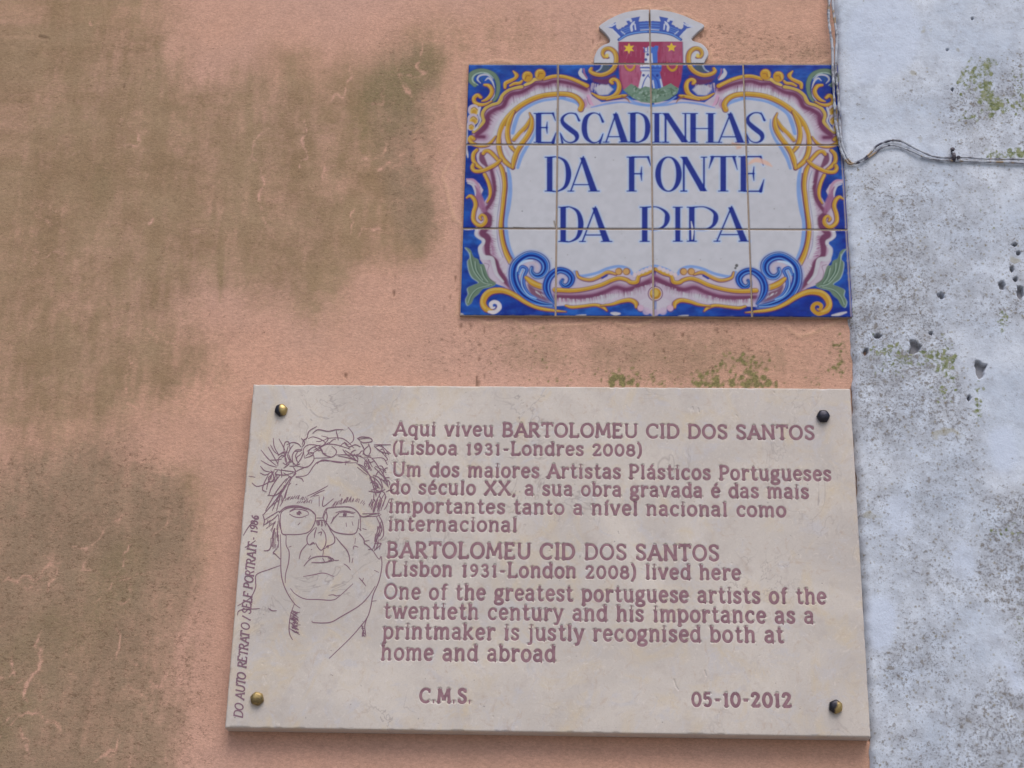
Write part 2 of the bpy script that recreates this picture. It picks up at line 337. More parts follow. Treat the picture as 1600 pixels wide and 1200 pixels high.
def lines(lo, d0, d1, hi, step, far=8):
    a = np.linspace(lo, d0, far, endpoint=False); b = np.linspace(d0, d1, int((d1-d0)/step)+1); c = np.linspace(d1, hi, far+1)[1:]
    return np.concatenate([a, b, c])
us = np.concatenate([np.linspace(-4.5, DU0, 14, endpoint=False), np.linspace(DU0, 0.335, int((0.335-DU0)/0.0022)+1)])
vs = lines(-ZT-0.05, DV0, DV1, 5.0, 0.0022, 12)
UU, VV = np.meshgrid(us, vs)
C = st.sample(UU, VV)
yy = np.zeros_like(UU)
relief = (fnoise(len(vs), len(us), 5, 21, 3)-0.5)*0.006+(fnoise(len(vs), len(us), 40, 22, 3, ax=1.6)-0.5)*0.0016
inside = (UU > DU0) & (VV > DV0) & (VV < DV1)
yy = np.where(inside, relief*0.6, 0.0)+0.0015
cs = Canvas(DU0, DU1, DV0, DV1, 0.0022, 0.0, 1); cs.a[..., 0] = crk_shade; ck = cs.sample(UU, VV)[..., 0]*inside
mort = Canvas(DU0, DU1, DV0, DV1, 0.0022, 0.0, 1)
for p in ([(722, 99), (800, 97), (880, 98), (926, 97)], [(1106, 95), (1200, 94), (1296, 93)], [(725, 100), (723, 220), (719, 350), (714, 492)], [(716, 497), (800, 498), (950, 499), (1100, 498), (1318, 497)], [(924, 96), (925, 84), (932, 72), (948, 62), (934, 48), (934, 36), (955, 24), (985, 14), (1014, 10), (1045, 13), (1075, 23), (1104, 38), (1086, 60), (1104, 70), (1112, 90), (1104, 97)], [(392, 600), (340, 1140)], [(1336, 612), (1364, 1150)]):
    mort.stroke(jag(p, 2, np.random.default_rng(9))[:], [3, 6, 4, 7, 3, 6], .8 if p[0][0] > 400 else 0, soft=3, n=3)
mo = np.clip(mort.sample(UU, VV)[..., 0]*np.clip((Canvas.sample(st, UU, VV)[..., 0]*0+1), 0, 1), 0, 1)*inside
yy += 0.002*ck-0.0012*mo
P = np.stack([UU, yy, VV+ZT], -1).reshape(-1, 3)
# the wall is a slab: front sheet, top strip and back sheet
me = raw_mesh('peach_wall', P, grid_quads(len(vs), len(us)))
attr(me, 'stain', C); ck4 = np.stack([ck, mo, mo], -1); attr(me, 'crack_shade', ck4)
m = NT('peach_stucco', 0.92, 0.15)
_, r_, g_, b_, a_ = m.attr('stain'); _, cr_shade, mo_, _, _ = m.attr('crack_shade')
grain = m.noise(300, 5, 0.75, vec=m.map((0.75, 1, 1.0)))
grain2 = m.noise(900, 2, 0.6)
cloud = m.noise(7, 4, 0.6)
base = m.mix(m.rng(cloud, 0.35, 0.68), pig(190, 152, 134), pig(203, 159, 139))
base = m.mix(m.rng(m.noise(2.3, 3, 0.6), 0.45, 0.65, 0, 0.5), base, pig(196, 159, 147))
fg = m.noise(330, 5, 0.75, vec=m.map((0.5, 1, 1.0)))
film = m.rng(m.math('ADD', r_, m.math('MULTIPLY', m.math('SUBTRACT', fg, 0.5), 1.5)), 0.10, 0.85)
film = m.math('ADD', m.math('MULTIPLY', film, 0.62), m.math('MULTIPLY', r_, 0.38), True)
c = m.mix(film, base, m.mix(m.rng(m.noise(14, 4), 0.35, 0.65), pig(145, 121, 95), pig(159, 135, 109)))
c = m.mix(m.math('MULTIPLY', m.math('MULTIPLY', film, m.rng(b_, .5, .9)), 0.5), c, pig(140, 122, 108))
c = m.mix(m.math('MULTIPLY', g_, m.rng(grain, 0.35, 0.65, 0.35, 1.0), True), c, pig(126, 116, 84))
spk = m.math('ADD', m.math('MULTIPLY', m.noise(190, 3, 0.65, vec=m.map((0.6, 1, 1))), 0.45), m.math('MULTIPLY', m.noise(520, 4, 0.8, vec=m.map((0.7, 1, 1))), 0.55))
thr = m.math('SUBTRACT', 0.635, m.math('MULTIPLY', b_, 0.11))
c = m.mix(m.math('MULTIPLY', m.rng(m.math('SUBTRACT', spk, thr), 0.0, 0.07), 0.62), c, pig(104, 82, 66))
c = m.mix(m.math('MULTIPLY', m.rng(grain2, 0.30, 0.42, 1, 0), 0.30), c, pig(120, 96, 78))
a2 = m.math('MULTIPLY', m.rng(m.math('ADD', a_, m.math('MULTIPLY', m.math('SUBTRACT', grain, 0.5), 0.8)), 0.05, 0.55), 0.9)
a2 = m.math('MULTIPLY', a2, m.rng(a_, 0.0, 0.15))
c = m.mix(a2, c, m.mix(m.rng(m.noise(320, 3), 0.38, 0.62), pig(98, 98, 64), pig(130, 128, 82)))
c = m.mix(m.math('MULTIPLY', m.math('MULTIPLY', mo_, m.rng(grain, .35, .6)), 0.55), c, pig(204, 170, 140))
c = m.mix(m.math('MULTIPLY', cr_shade, 0.8), c, pig(92, 72, 56))
tone = m.math('ADD', m.rng(m.noise(420, 4, 0.8, vec=m.map((0.5, 1, 1.0), (3, 0, 1))), 0.30, 0.70, 0.80, 1.18), m.rng(m.noise(60, 4, 0.7, vec=m.map((0.7, 1, 1.0), (1, 0, 5))), 0.3, 0.7, -0.05, 0.05))
c = m.mix(1.0, c, m.n_rgb(tone), 'MULTIPLY')
m.color(c)
hgt = m.math('ADD', m.math('MULTIPLY', grain, 1.0), m.math('MULTIPLY', grain2, 0.35))
m.bump(hgt, 0.0020, 0.5)
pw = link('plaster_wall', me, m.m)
tag(pw, 'peach pink stucco wall streaked with brown stains, behind the plaque and the tile sign', 'wall')
# ---------------------------------------------------------------- the whitewashed wall on the right
WY = -0.008
XR = 0.66
wm = Canvas(0.18, XR+0.02, DV0, DV1, 0.0013, WY, 4)       # R grime, G algae, B hole depth, A clean lime patch
H, W_ = wm.h, wm.w
wb = fnoise(H, W_, 14, 31, 5, gain=0.6); wf = fnoise(H, W_, 70, 32, 4, gain=0.7)
def wl(polys, soft):
    c = Canvas(0.18, XR+0.02, DV0, DV1, 0.0013, WY, 1)
    for p, v in polys: c.poly(p, v, soft=soft*.6, smooth=True)
    return blur(c.a[..., 0], soft*c.k/2.2)
grime = wl([([(1335, 440), (1400, 430), (1480, 520), (1500, 600), (1520, 680), (1500, 730), (1400, 720), (1335, 690)], .85), ([(1335, 700), (1520, 690), (1560, 900), (1500, 960), (1345, 930)], .45),
            ([(1390, 300), (1480, 280), (1600, 300), (1620, 480), (1520, 520), (1400, 440), (1340, 420)], .55), ([(1560, 780), (1640, 780), (1660, 1000), (1580, 980), (1540, 880)], .75),
            ([(1560, 1040), (1640, 1000), (1660, 1240), (1590, 1230), (1570, 1130)], .7), ([(1350, 930), (1470, 930), (1560, 1050), (1560, 1220), (1360, 1240), (1370, 1050)], .5),
            ([(1480, 160), (1540, 90), (1640, 90), (1660, 260), (1500, 250)], .65), ([(1375, 190), (1350, 175), (1362, 165), (1378, 178)], .5), ([(1395, 130), (1440, 110), (1440, 160), (1400, 160)], .35), ([(1340, 250), (1480, 255), (1640, 262), (1640, 330), (1340, 330)], .35)], 34)
grime = np.clip(grime*(0.35+1.5*wb)+0.50*np.clip(wb-.30, 0, 1)+0.12, 0, 1)
algae = wl([([(1498, 92), (1512, 90), (1522, 112), (1540, 94), (1552, 96), (1536, 120), (1522, 132), (1546, 150), (1566, 170), (1600, 165), (1600, 178), (1550, 178), (1530, 155), (1520, 140), (1500, 140), (1510, 118)], 1.0),
            ([(1506, 180), (1530, 178), (1532, 186), (1508, 186)], .6), ([(1540, 238), (1600, 230), (1640, 232), (1640, 246), (1560, 244)], .8), ([(1590, 105), (1640, 105), (1640, 160), (1592, 160)], .7),
            ([(1360, 535), (1400, 535), (1480, 545), (1492, 580), (1480, 600), (1460, 570), (1440, 560), (1410, 575), (1370, 560)], .75), ([(1560, 480), (1574, 485), (1572, 520), (1562, 515)], .7), ([(1522, 605), (1535, 605), (1534, 660), (1524, 655)], .7), ([(1452, 600), (1500, 604), (1500, 640), (1460, 630)], .4), ([(1560, 815), (1590, 820), (1600, 840), (1560, 845)], .5), ([(1330, 490), (1326, 478), (1332, 474), (1338, 496)], .5)], 9)
ac = Canvas(0.18, XR+0.02, DV0, DV1, 0.0013, WY, 1)
stipple(ac, [(1507, 125, 6, -11, 50, 1, 3.4), (1520, 115, 6, -10, 40, 1, 3.4), (1541, 104, 6, -7, 50, 1.4, 4.2), (1530, 128, 8, -8, 34, 1, 3.2), (1540, 146, 7, -8, 60, 1.4, 4.4), (1554, 164, 10, -7, 60, 1.4, 4.4), (1580, 170, 12, -4, 34, 1, 3.2), (1520, 183, 8, -3, 24, 1, 3), (1600, 120, 10, -18, 40, 1, 3.4), (1600, 150, 8, -14, 30, 1, 3.2), (1560, 241, 14, -4, 40, 1.2, 3.4), (1592, 241, 14, -5, 60, 1.4, 4),
    (1385, 550, 18, -9, 70, .9, 3.4), (1418, 558, 12, -7, 40, .9, 3.2), (1452, 556, 9, -9, 46, 1, 3.6), (1481, 565, 6, -14, 70, 1.2, 4), (1470, 575, 10, -7, 40, 1, 3.2), (1400, 575, 22, -9, 40, .8, 2.6), (1567, 500, 3, -14, 34, 1, 3), (1528, 630, 4, -18, 40, 1, 3.2), (1470, 610, 16, -10, 40, .9, 3), (1576, 830, 14, -8, 30, 1, 3), (1332, 485, 3, -8, 24, .8, 2.4), (1560, 320, 30, -20, 18, .8, 2), (1598, 970, 6, -20, 24, .8, 2.6)], np.random.default_rng(29))
algae = np.clip(ac.a[..., 0]*1.05, 0, .9)
clean = wl([([(1352, 940), (1385, 935), (1402, 960), (1390, 1010), (1360, 1010)], 1), ([(1545, 680), (1580, 670), (1590, 720), (1560, 735)], .9), ([(1330, 20), (1420, 0), (1430, 90), (1340, 130)], .7), ([(1570, 1030), (1585, 1035), (1600, 1080), (1580, 1075)], .9), ([(1490, 850), (1520, 850), (1520, 900), (1490, 900)], .7), ([(1385, 780), (1420, 780), (1420, 830), (1390, 830)], .7)], 10)
hole = Canvas(0.18, XR+0.02, DV0, DV1, 0.0013, WY, 1)
h_rng = np.random.default_rng(5)
for x, y, rx, ry in ((1532, 577, 8.5, 12), (1372, 525, 6, 3.8), (1352.5, 549, 4, 5.5), (1471, 462, 6, 5), (1565, 445, 4, 6), (1581, 420, 3, 5), (1587, 436, 3, 4), (1586, 382, 3.5, 2.5), (1592, 395, 3, 3), (1595, 457, 5, 9), (1455, 520, 2.4, 2.4), (1514, 622, 2, 5), (1519, 29, 1.6, 1.6), (1480, 78, 1.4, 1.4), (1488, 140, 1.8, 2.4)):
    t = np.linspace(0, 2*np.pi, 14, endpoint=False); k = 1+h_rng.normal(0, .24, 14)
    hole.poly(np.stack([x+rx*k*np.cos(t), y+ry*k*np.sin(t)], 1), 1.0, soft=1.0)
hole.poly([(1422, 531), (1430, 532), (1439, 541), (1436, 548), (1428, 552), (1420, 551), (1424, 541)], 1.0, soft=2.0)
wm.a[..., 0] = grime; wm.a[..., 1] = algae; wm.a[..., 2] = hole.a[..., 0]; wm.a[..., 3] = clean
ds = np.concatenate([[0, .0005, .0015, .003], np.linspace(.005, 0.36, 290), np.linspace(0.38, 3.6, 16)[1:]])
vs2 = lines(-ZT-0.05, DV0, DV1, 5.0, 0.00125, 12)
DD, VV = np.meshgrid(ds, vs2)
UU = edge_x(VV)+DD
C = wm.sample(UU, VV); ins = (VV > DV0) & (VV < DV1) & (UU < XR)
C = np.where(ins[..., None], C, np.array([.3, 0, 0, 0.]))
rel = (fnoise(len(vs2), len(ds), 7, 41, 3)-0.5)*0.004+(fnoise(len(vs2), len(ds), 60, 42, 3)-0.5)*0.0012
yy = np.where(ins, rel, 0)+WY+0.009*C[..., 2]
rnd = np.clip(1-DD/0.012, 0, 1); yy = yy+0.009*rnd**2.2
back = np.stack([edge_x(vs2)-0.0004, np.full_like(vs2, 0.02), vs2+ZT], -1)
P = np.stack([UU, yy, VV+ZT], -1); P = np.concatenate([back[:, None], P], 1)
C = np.concatenate([C[:, :1], C], 1)
me = raw_mesh('whitewashed_wall', P.reshape(-1, 3), grid_quads(P.shape[0], P.shape[1]))
attr(me, 'grime', C)
m = NT('old_limewash', 0.9, 0.15)
_, r_, g_, b_, a_ = m.attr('grime')
base = m.mix(m.rng(m.noise(9, 4, 0.6), 0.35, 0.65), pig(186, 197, 215), pig(204, 212, 226))
base = m.mix(m.rng(m.noise(60, 4, 0.65), 0.48, 0.72, 0, 0.6), base, pig(160, 166, 180))
base = m.mix(m.math('MULTIPLY', a_, 0.8), base, pig(193, 204, 225))
dens = m.math('MULTIPLY', r_, m.math('SUBTRACT', 1.0, m.math('MULTIPLY', a_, 0.8)))
c = m.mix(m.math('MULTIPLY', m.math('MULTIPLY', dens, m.rng(m.noise(45, 5, 0.7), 0.34, 0.64)), 0.72), base, pig(136, 137, 143))
n1 = m.noise(300, 4, 0.68); n2 = m.noise(120, 4, 0.62); n3 = m.noise(620, 3, 0.6)
c = m.mix(m.math('MULTIPLY', m.rng(m.math('SUBTRACT', n1, m.math('SUBTRACT', 0.68, m.math('MULTIPLY', dens, 0.16))), 0, 0.07), 0.60), c, pig(100, 97, 100))
c = m.mix(m.math('MULTIPLY', m.rng(m.math('SUBTRACT', n2, m.math('SUBTRACT', 0.69, m.math('MULTIPLY', dens, 0.13))), 0, 0.05), 0.62), c, pig(112, 104, 94))
vd = m.math('ADD', m.voro(105), m.math('MULTIPLY', m.math('SUBTRACT', n3, 0.5), 0.35))
vm_ = m.math('MULTIPLY', m.rng(vd, 0.10, 0.24, 1, 0), m.rng(m.math('ADD', dens, m.math('MULTIPLY', m.math('SUBTRACT', m.noise(30, 2), 0.5), 1.2)), 0.22, 0.50))
c = m.mix(m.math('MULTIPLY', vm_, 0.62), c, m.mix(m.rng(m.noise(50, 1), .4, .6), pig(118, 112, 108), pig(132, 124, 98)))
vd2 = m.math('ADD', m.voro(230), m.math('MULTIPLY', m.math('SUBTRACT', n3, 0.5), 0.3))
c = m.mix(m.math('MULTIPLY', m.math('MULTIPLY', m.rng(vd2, 0.10, 0.22, 1, 0), m.rng(m.math('ADD', dens, m.math('MULTIPLY', m.math('SUBTRACT', m.noise(18, 3), 0.5), 1.6)), 0.05, 0.5)), 0.55), c, pig(112, 110, 116))
c = m.mix(m.math('MULTIPLY', m.rng(n3, 0.62, 0.70), 0.42), c, pig(104, 104, 116))
c = m.mix(m.math('MULTIPLY', m.rng(m.noise(26, 2), 0.72, 0.76), 0.45), c, pig(142, 132, 92))
g2 = m.rng(m.math('ADD', g_, m.math('MULTIPLY', m.math('SUBTRACT', n1, 0.5), 1.6)), 0.25, 0.75)
c = m.mix(m.math('MULTIPLY', g2, m.rng(g_, 0, .2)), c, m.mix(m.rng(n2, 0.4, 0.6), pig(98, 108, 74), pig(136, 142, 108)))
c = m.mix(m.math('MULTIPLY', b_, 0.85), c, m.mix(m.noise(200), pig(118, 118, 128), pig(150, 148, 150)))
m.color(c)
m.bump(m.math('ADD', n2, m.math('MULTIPLY', n1, 0.6)), 0.0020, 0.42)
ww = link('plaster_wall', me, m.m)
tag(ww, 'whitewashed wall with grey specks, moss and pitted holes, at the right of the picture', 'wall')
# ---------------------------------------------------------------- painted tile street sign
TY = -0.006; TS = 0.14
tc = Canvas(-0.30, 0.30, -0.435, 0.115, 0.0007, TY, 3, base=1.0)
H, W_ = tc.h, tc.w
wash = fnoise(H, W_, 26, 51, 4, ax=2.2); wash2 = fnoise(H, W_, 90, 52, 3, ax=1.5); mot = fnoise(H, W_, 60, 53, 3)
WHITE = lin((182, 184, 193)); tc.a[:] = WHITE
BLUE, BLUE_D, BLUE_L, SKYB = lin((22, 48, 140)), lin((20, 30, 104)), lin((38, 92, 176)), lin((104, 142, 202))
OCH, OCH_L, OCH_D = lin((176, 134, 46)), lin((188, 164, 88)), lin((136, 92, 44))
PUR, PUR_L, LIL = lin((98, 44, 78)), lin((140, 94, 128)), lin((178, 168, 184))
GRN, GRN_D, GRN_L = lin((98, 120, 104)), lin((64, 92, 76)), lin((160, 182, 172)); NAVY = lin((30, 48, 132))
MIR = 0.0028
def both(fn):
    for mm in (None, MIR): fn(mm)

def blue_ground():
    w2 = np.clip((wash-0.5)*2.6+0.42, 0, 1); b = BLUE[None, None]*(1-w2[..., None])+BLUE_L[None, None]*w2[..., None]
    k = np.clip((wash2-0.5)*3.2+0.35, 0, 1)[..., None]; b = b*(1-0.45*k)+BLUE_D*0.45*k
    return b
BG = blue_ground()
# whole rectangle blue first
vtop = int((0-tc.v0)/tc.res); tc.a[:vtop] = BG[:vtop]

# --- cartouche body (white-lilac) between the wavy outer edge and the writing field
outer = [(1018, 160), (975, 155), (940, 160), (925, 150), (918, 134), (896, 124), (880, 119), (865, 118), (854, 121), (847, 123), (838, 123), (828, 128), (820, 133), (812, 135), (803, 137), (792, 141), (785, 148), (782, 155), (778, 160), (768, 163), (759, 168), (754, 176), (754, 183), (756, 188), (754, 193), (748, 199), (740, 205), (737, 216), (742, 226), (748, 232), (744, 242), (746, 254), (752, 264), (758, 274), (763, 288), (764, 304), (757, 316), (751, 306), (755, 297), (749, 287), (740, 280), (729, 279), (729, 284), (738, 287), (743, 297), (743, 309), (742, 320), (740, 333), (740, 345), (744, 352), (743, 358), (742, 366), (746, 371), (752, 374), (753, 379), (748, 386), (749, 396), (750, 405), (756, 414), (766, 440), (788, 448), (806, 462), (822, 470), (845, 476), (868, 478), (884, 477), (911, 478), (939, 477), (956, 474), (972, 469), (990, 473), (996, 481), (1004, 480), (1010, 488), (1022, 491)]
field = [(1018, 168), (975, 160), (940, 166), (918, 170), (905, 160), (893, 152), (878, 149), (865, 150), (850, 151), (833, 156), (815, 165), (800, 178), (789, 192), (783, 206), (780, 224), (784, 244), (790, 262), (790, 285), (790, 306), (787, 330), (785, 350), (787, 375), (793, 392), (803, 408), (820, 398), (850, 410), (856, 424), (880, 421), (898, 430), (910, 438), (940, 432), (960, 420), (985, 424), (1000, 428), (1022, 420)]
C0 = 0.0
def paint_frame(mm):
    w = lambda pts: tc.tx(pts, mm)
    tc.poly(outer+[(1022, 430), (1018, 200)], LIL, mir=mm, soft=1.6)
both(paint_frame)
tc.poly([(730, 99), (732, 100)], LIL)  # no-op keeps order readable
def purple(mm):
    # dark inner flank of the wavy edge, feathering to white
    band = [(916, 140), (893, 131), (868, 127), (852, 131), (838, 131), (826, 138), (814, 144), (800, 147), (792, 154), (786, 166), (774, 171), (763, 179), (761, 190), (757, 200), (745, 212), (756, 214)]
    tc.stroke(band, 15, PUR_L, .75, soft=9, mir=mm); tc.stroke(band, [6, 7, 6, 8, 7, 9, 6], PUR, .92, soft=4, mir=mm)
    low = [(767, 262), (772, 286), (773, 302), (766, 318), (758, 330), (764, 338), (767, 346), (760, 356), (754, 364), (762, 372), (761, 385), (763, 398), (773, 408), (777, 420), (786, 434), (796, 446), (806, 457)]
    tc.stroke(low, 13, PUR_L, .6, soft=9, mir=mm); tc.stroke(low, [5, 7, 6, 6, 8, 8, 10, 11, 9, 8, 10, 10, 8, 5], PUR, .9, soft=3, mir=mm)
    bot = [(868, 463), (900, 464), (925, 462), (945, 456), (962, 449), (980, 452), (1000, 446), (1022, 436)]
    tc.stroke(bot, 16, PUR_L, .8, soft=10, mir=mm); tc.stroke(bot, [6, 7, 6, 7, 6, 8, 8], PUR, .85, soft=4, mir=mm)
    tc.stroke([(930, 126), (946, 128), (960, 120)], [6, 10, 6], PUR, .85, soft=4, mir=mm)
    tc.stroke([(752, 240), (754, 250), (760, 259)], [6, 10, 5], PUR, .9, soft=3, mir=mm)
    tc.stroke([(742, 292), (748, 304), (750, 318), (756, 330)], [5, 9, 10, 4], PUR_L, .9, soft=3, mir=mm)
    tc.poly([(824, 444), (836, 451), (850, 457), (862, 471), (846, 472), (832, 464)], PUR, .85, soft=4, mir=mm, smooth=True)
    # white outer piping beside the lower blue ground
    tc.stroke([(745, 358), (744, 366), (748, 371), (755, 375), (755, 380), (750, 387), (752, 397), (757, 402), (768, 404), (772, 416), (776, 428), (786, 440)], [5, 5, 4, 5, 5, 6, 7, 8, 7, 6, 5, 3], WHITE, .9, soft=2, mir=mm)
    # white lining along the inner moulding, worked in with fine brush lines
    tc.stroke([(908, 149), (893, 143), (878, 141), (862, 142), (846, 144), (829, 150), (811, 160), (795, 172), (783, 188), (775, 205), (771, 218)], [5, 7, 7, 7, 8, 8, 9, 9, 9, 8, 4], WHITE, .9, soft=5, mir=mm)
    tc.stroke([(776, 268), (780, 288), (778, 312), (775, 335), (773, 358), (775, 380), (782, 400)], [4, 7, 8, 9, 8, 8, 5], WHITE, .85, soft=5, mir=mm)
    tc.stroke([(880, 474), (910, 474), (940, 470), (962, 462)], [4, 6, 6, 4], WHITE, .7, soft=5, mir=mm)
    # brushed hatching
    hr = np.random.default_rng(3 if mm is None else 4)
    def hatch(path, n, L, dx, dy, col, a, w=1.3):
        q = spline(path, n=20)
        for i in range(n):
            x, y = q[hr.integers(0, len(q))]+hr.normal(0, .6, 2); l = L*hr.uniform(.5, 1.2)
            tc.stroke([(x, y), (x+dx*l+hr.normal(0, .5), y+dy*l)], [w, w*.4], col, a*hr.uniform(.5, 1), soft=1.1, mir=mm)
    hatch([(880, 136), (860, 137), (842, 139), (828, 146)], 46, 9, .25, 1, WHITE, .85)
    hatch([(910, 147), (895, 140), (876, 136)], 30, 8, .1, 1, WHITE, .8)
    hatch([(822, 150), (806, 156), (796, 166)], 30, 8, .7, .8, WHITE, .7)
    hatch([(784, 172), (772, 186), (764, 202)], 34, 9, .8, .5, LIL, .7)
    hatch([(874, 466), (910, 468), (945, 461), (975, 458), (1005, 452)], 120, 9, .1, 1, WHITE, .7)
    hatch([(990, 452), (1010, 446), (1022, 442)], 40, 14, 0, 1, LIL, .7)
    hatch([(924, 130), (940, 134), (954, 132)], 40, 12, -.1, 1, LIL, .8)
    hatch([(926, 128), (942, 132), (956, 126)], 26, 12, -.1, 1, PUR, .55, 1.0)
    hatch([(768, 366), (768, 384), (770, 398)], 26, 7, .9, .3, PUR_L, .8, 1.6)
    hatch([(780, 408), (786, 422), (796, 438)], 26, 10, .5, -.7, WHITE, .7)
    hatch([(893, 135), (866, 131), (842, 134), (822, 143), (802, 150)], 60, 12, .15, 1, PUR, .5, 1.1)
    hatch([(780, 170), (766, 182), (760, 198)], 34, 10, .8, .5, PUR, .5, 1.1)
    hatch([(880, 468), (930, 464), (970, 454), (1010, 448)], 90, 10, .1, 1, PUR, .4, .9)
    hatch([(773, 290), (772, 310), (762, 366), (764, 392)], 44, 7, 1, .2, PUR, .5, 1.0)
    hatch([(836, 455), (850, 462)], 16, 7, .5, .6, WHITE, .6)
    hatch([(775, 280), (777, 300), (772, 325)], 22, 5, 1, .1, WHITE, .6)
    hatch([(752, 330), (758, 322), (766, 326)], 10, 5, .6, .5, PUR, .7, 1.0)
both(purple)
# --- writing field
for mm in (None, MIR): tc.poly(field+[(1018, 300)], WHITE, mir=mm, soft=1.5)
tc.poly([(985, 165), (1050, 165), (1050, 418), (985, 418)], WHITE, soft=1)
def scroll(pts, w, mm, col=None, out=None, hi=True, hoff=(-.22, -.2)):
    ws = np.array(w if hasattr(w, '__len__') else [w]*len(pts), float)
    tc.stroke([(x+.5, y+.5) for x, y in pts], ws+2.6, PUR if out is None else out, .85, soft=1.5, mir=mm)
    tc.stroke(pts, ws, OCH if col is None else col, 1, soft=1.2, mir=mm)
    if hi: tc.stroke([(x+a*hoff[0], y+a*hoff[1]) for (x, y), a in zip(pts, np.interp(np.linspace(0, 1, len(pts)), np.linspace(0, 1, len(ws)), ws))], ws*.38, OCH_L, .75, soft=1.6, mir=mm)
def halo(pts, w, mm, a=.85): tc.stroke(pts, w, SKYB, a, soft=2.2, mir=mm)
def gold(mm):
    # blue shadow lines inside the field
    halo([(878, 153), (900, 160), (906, 168)], [6, 6, 3], mm); halo([(882, 153), (862, 155), (845, 158), (828, 165), (812, 177), (805, 192), (801, 208)], [5, 5, 5, 6, 6, 7, 6], mm)
    halo([(838, 186), (838, 200), (832, 216), (822, 231), (814, 246), (809, 262)], [2, 4, 5, 6, 6, 5], mm)
    halo([(792, 258), (796, 275), (797, 300), (794, 325), (790, 345), (791, 365), (795, 385), (802, 402)], [3, 6, 7, 7, 7, 7, 6, 5], mm)
    halo([(924, 168), (950, 162), (975, 160), (1000, 164), (1018, 165)], [2, 4, 3, 4, 4], mm)
    halo([(898, 424), (906, 431), (930, 427), (950, 419), (968, 416), (982, 420), (988, 428)], 5, mm); halo([(996, 426), (1006, 420), (1022, 415)], 4, mm)
    # outer wavy moulding
    scroll([(917, 134), (905, 128), (893, 123), (880, 119.5), (866, 119), (854, 122), (848, 124)], [7, 6, 6, 6, 6, 6, 4], mm)
    scroll([(845, 124), (836, 124), (828, 129), (820, 133)], [4, 6, 6, 4], mm, col=OCH_L)
    scroll([(815, 135.5), (803, 138), (793, 142), (785, 149), (782, 156), (778, 161), (768, 164), (759, 169), (754, 177), (754.5, 184), (756, 189), (753, 194), (747, 200), (740, 206)], [6, 5, 5, 5, 6, 5, 5, 5, 5, 5, 5, 5, 5, 5], mm, col=lin((174, 150, 78)))
    # inner C moulding running into the crossed leaf
    scroll([(907, 171), (909, 163), (903, 154), (893, 148.5), (880, 146.5), (865, 147), (849, 149), (833, 154), (816, 163), (801, 175), (789, 189), (782, 203), (779, 219), (780, 234), (785, 247), (792, 255), (801, 262)], [8, 8, 8, 8, 8, 8, 8, 8, 8, 8, 8, 7, 7, 7, 7, 7, 5], mm)
    scroll([(803, 174), (796, 188), (792.5, 203), (793.5, 217), (798, 228), (804, 236)], [3, 7, 7, 7, 6, 4], mm)
    scroll([(803, 218), (812, 208), (822, 197), (829, 184)], [6, 7, 6, 3], mm)
    scroll([(827, 176), (831, 187), (830, 199), (824, 212), (814, 226), (807, 238), (803, 250), (801, 262)], [1.5, 5, 7, 7, 7, 7, 7, 4], mm)
    tc.stroke([(789, 198), (786, 212), (788, 226), (793, 238), (796, 245)], [2, 5, 5, 4, 2], LIL, .95, mir=mm); tc.stroke([(806, 222), (815, 211), (819, 206)], [3, 3, 1], LIL, .9, mir=mm)
    # flank moulding
    scroll([(780, 256), (784, 264), (787, 276), (788.3, 290), (787, 306), (785, 328), (782.5, 350), (783, 364), (786, 380), (791, 396), (798, 410)], [4, 6, 6, 6, 6, 6, 6, 6, 6, 7, 7], mm, hoff=(-.25, 0))
    tc.stroke([(791, 270), (792.5, 290), (790.5, 312), (787, 340), (787, 362), (790, 380), (796, 396), (802, 406)], 2.4, PUR, .8, mir=mm)
    tc.stroke([(776, 266), (781, 282), (781.5, 305), (777, 340), (776.5, 362), (779, 384), (786, 402)], 1.0, NAVY, .6, mir=mm)
    scroll([(757, 272), (763, 285), (766, 298), (765, 308), (761, 316)], [5, 5, 5, 4, 2], mm)
    # strap
    scroll([(745, 234), (740, 240), (739.5, 250), (745, 258), (752, 263)], [5, 6, 6, 6, 4], mm); scroll([(755, 240), (758, 236), (764, 236), (771, 242), (778, 250)], [5, 6, 6, 6, 5], mm)
    scroll([(739, 257), (738, 262), (742, 267), (752, 267), (763, 263), (774, 257), (782, 250)], [5, 6, 6, 6, 6, 6, 4], mm)
    scroll([(740, 217), (736, 214), (734, 219), (740, 225), (751, 228), (762, 226), (769, 220), (774, 213)], [6, 6, 6, 6, 5, 5, 4, 2], mm)
    # S scroll at the side
    tc.stroke([(744, 306), (752, 312), (758, 330)], [6, 8, 4], PUR_L, .8, soft=3, mir=mm)
    scroll([(729, 309), (735, 306), (741, 312), (743, 321), (740, 332), (739.5, 343), (744.5, 350), (752, 352.5), (758.5, 347), (758, 339), (753, 335.5), (749.5, 339.5), (751.5, 343)], [2, 5, 6, 6, 6, 6, 6, 6, 6, 5, 4, 4, 3], mm)
    tc.stroke([(729, 280), (739, 281), (746, 288), (750, 300)], [2, 4, 4, 3], lin((168, 128, 156)), .9, mir=mm)
    tc.stroke([(731, 286), (738, 289), (742, 297), (743, 306)], [2, 3, 3, 1], WHITE, .9, mir=mm)
    # corner leaf and curls
    leaf = [(742, 133), (735, 125), (736, 116), (747, 110.5), (760, 111), (772, 117), (778, 129), (778, 143), (774, 154), (767, 161)]
    tc.stroke(leaf, [8, 9, 9, 8, 8, 8, 8, 7, 6, 3], GRN_D, .95, soft=1.6, mir=mm); tc.stroke(leaf, [6, 7, 7, 6, 6, 6, 6, 5, 4, 2], GRN, 1, mir=mm)
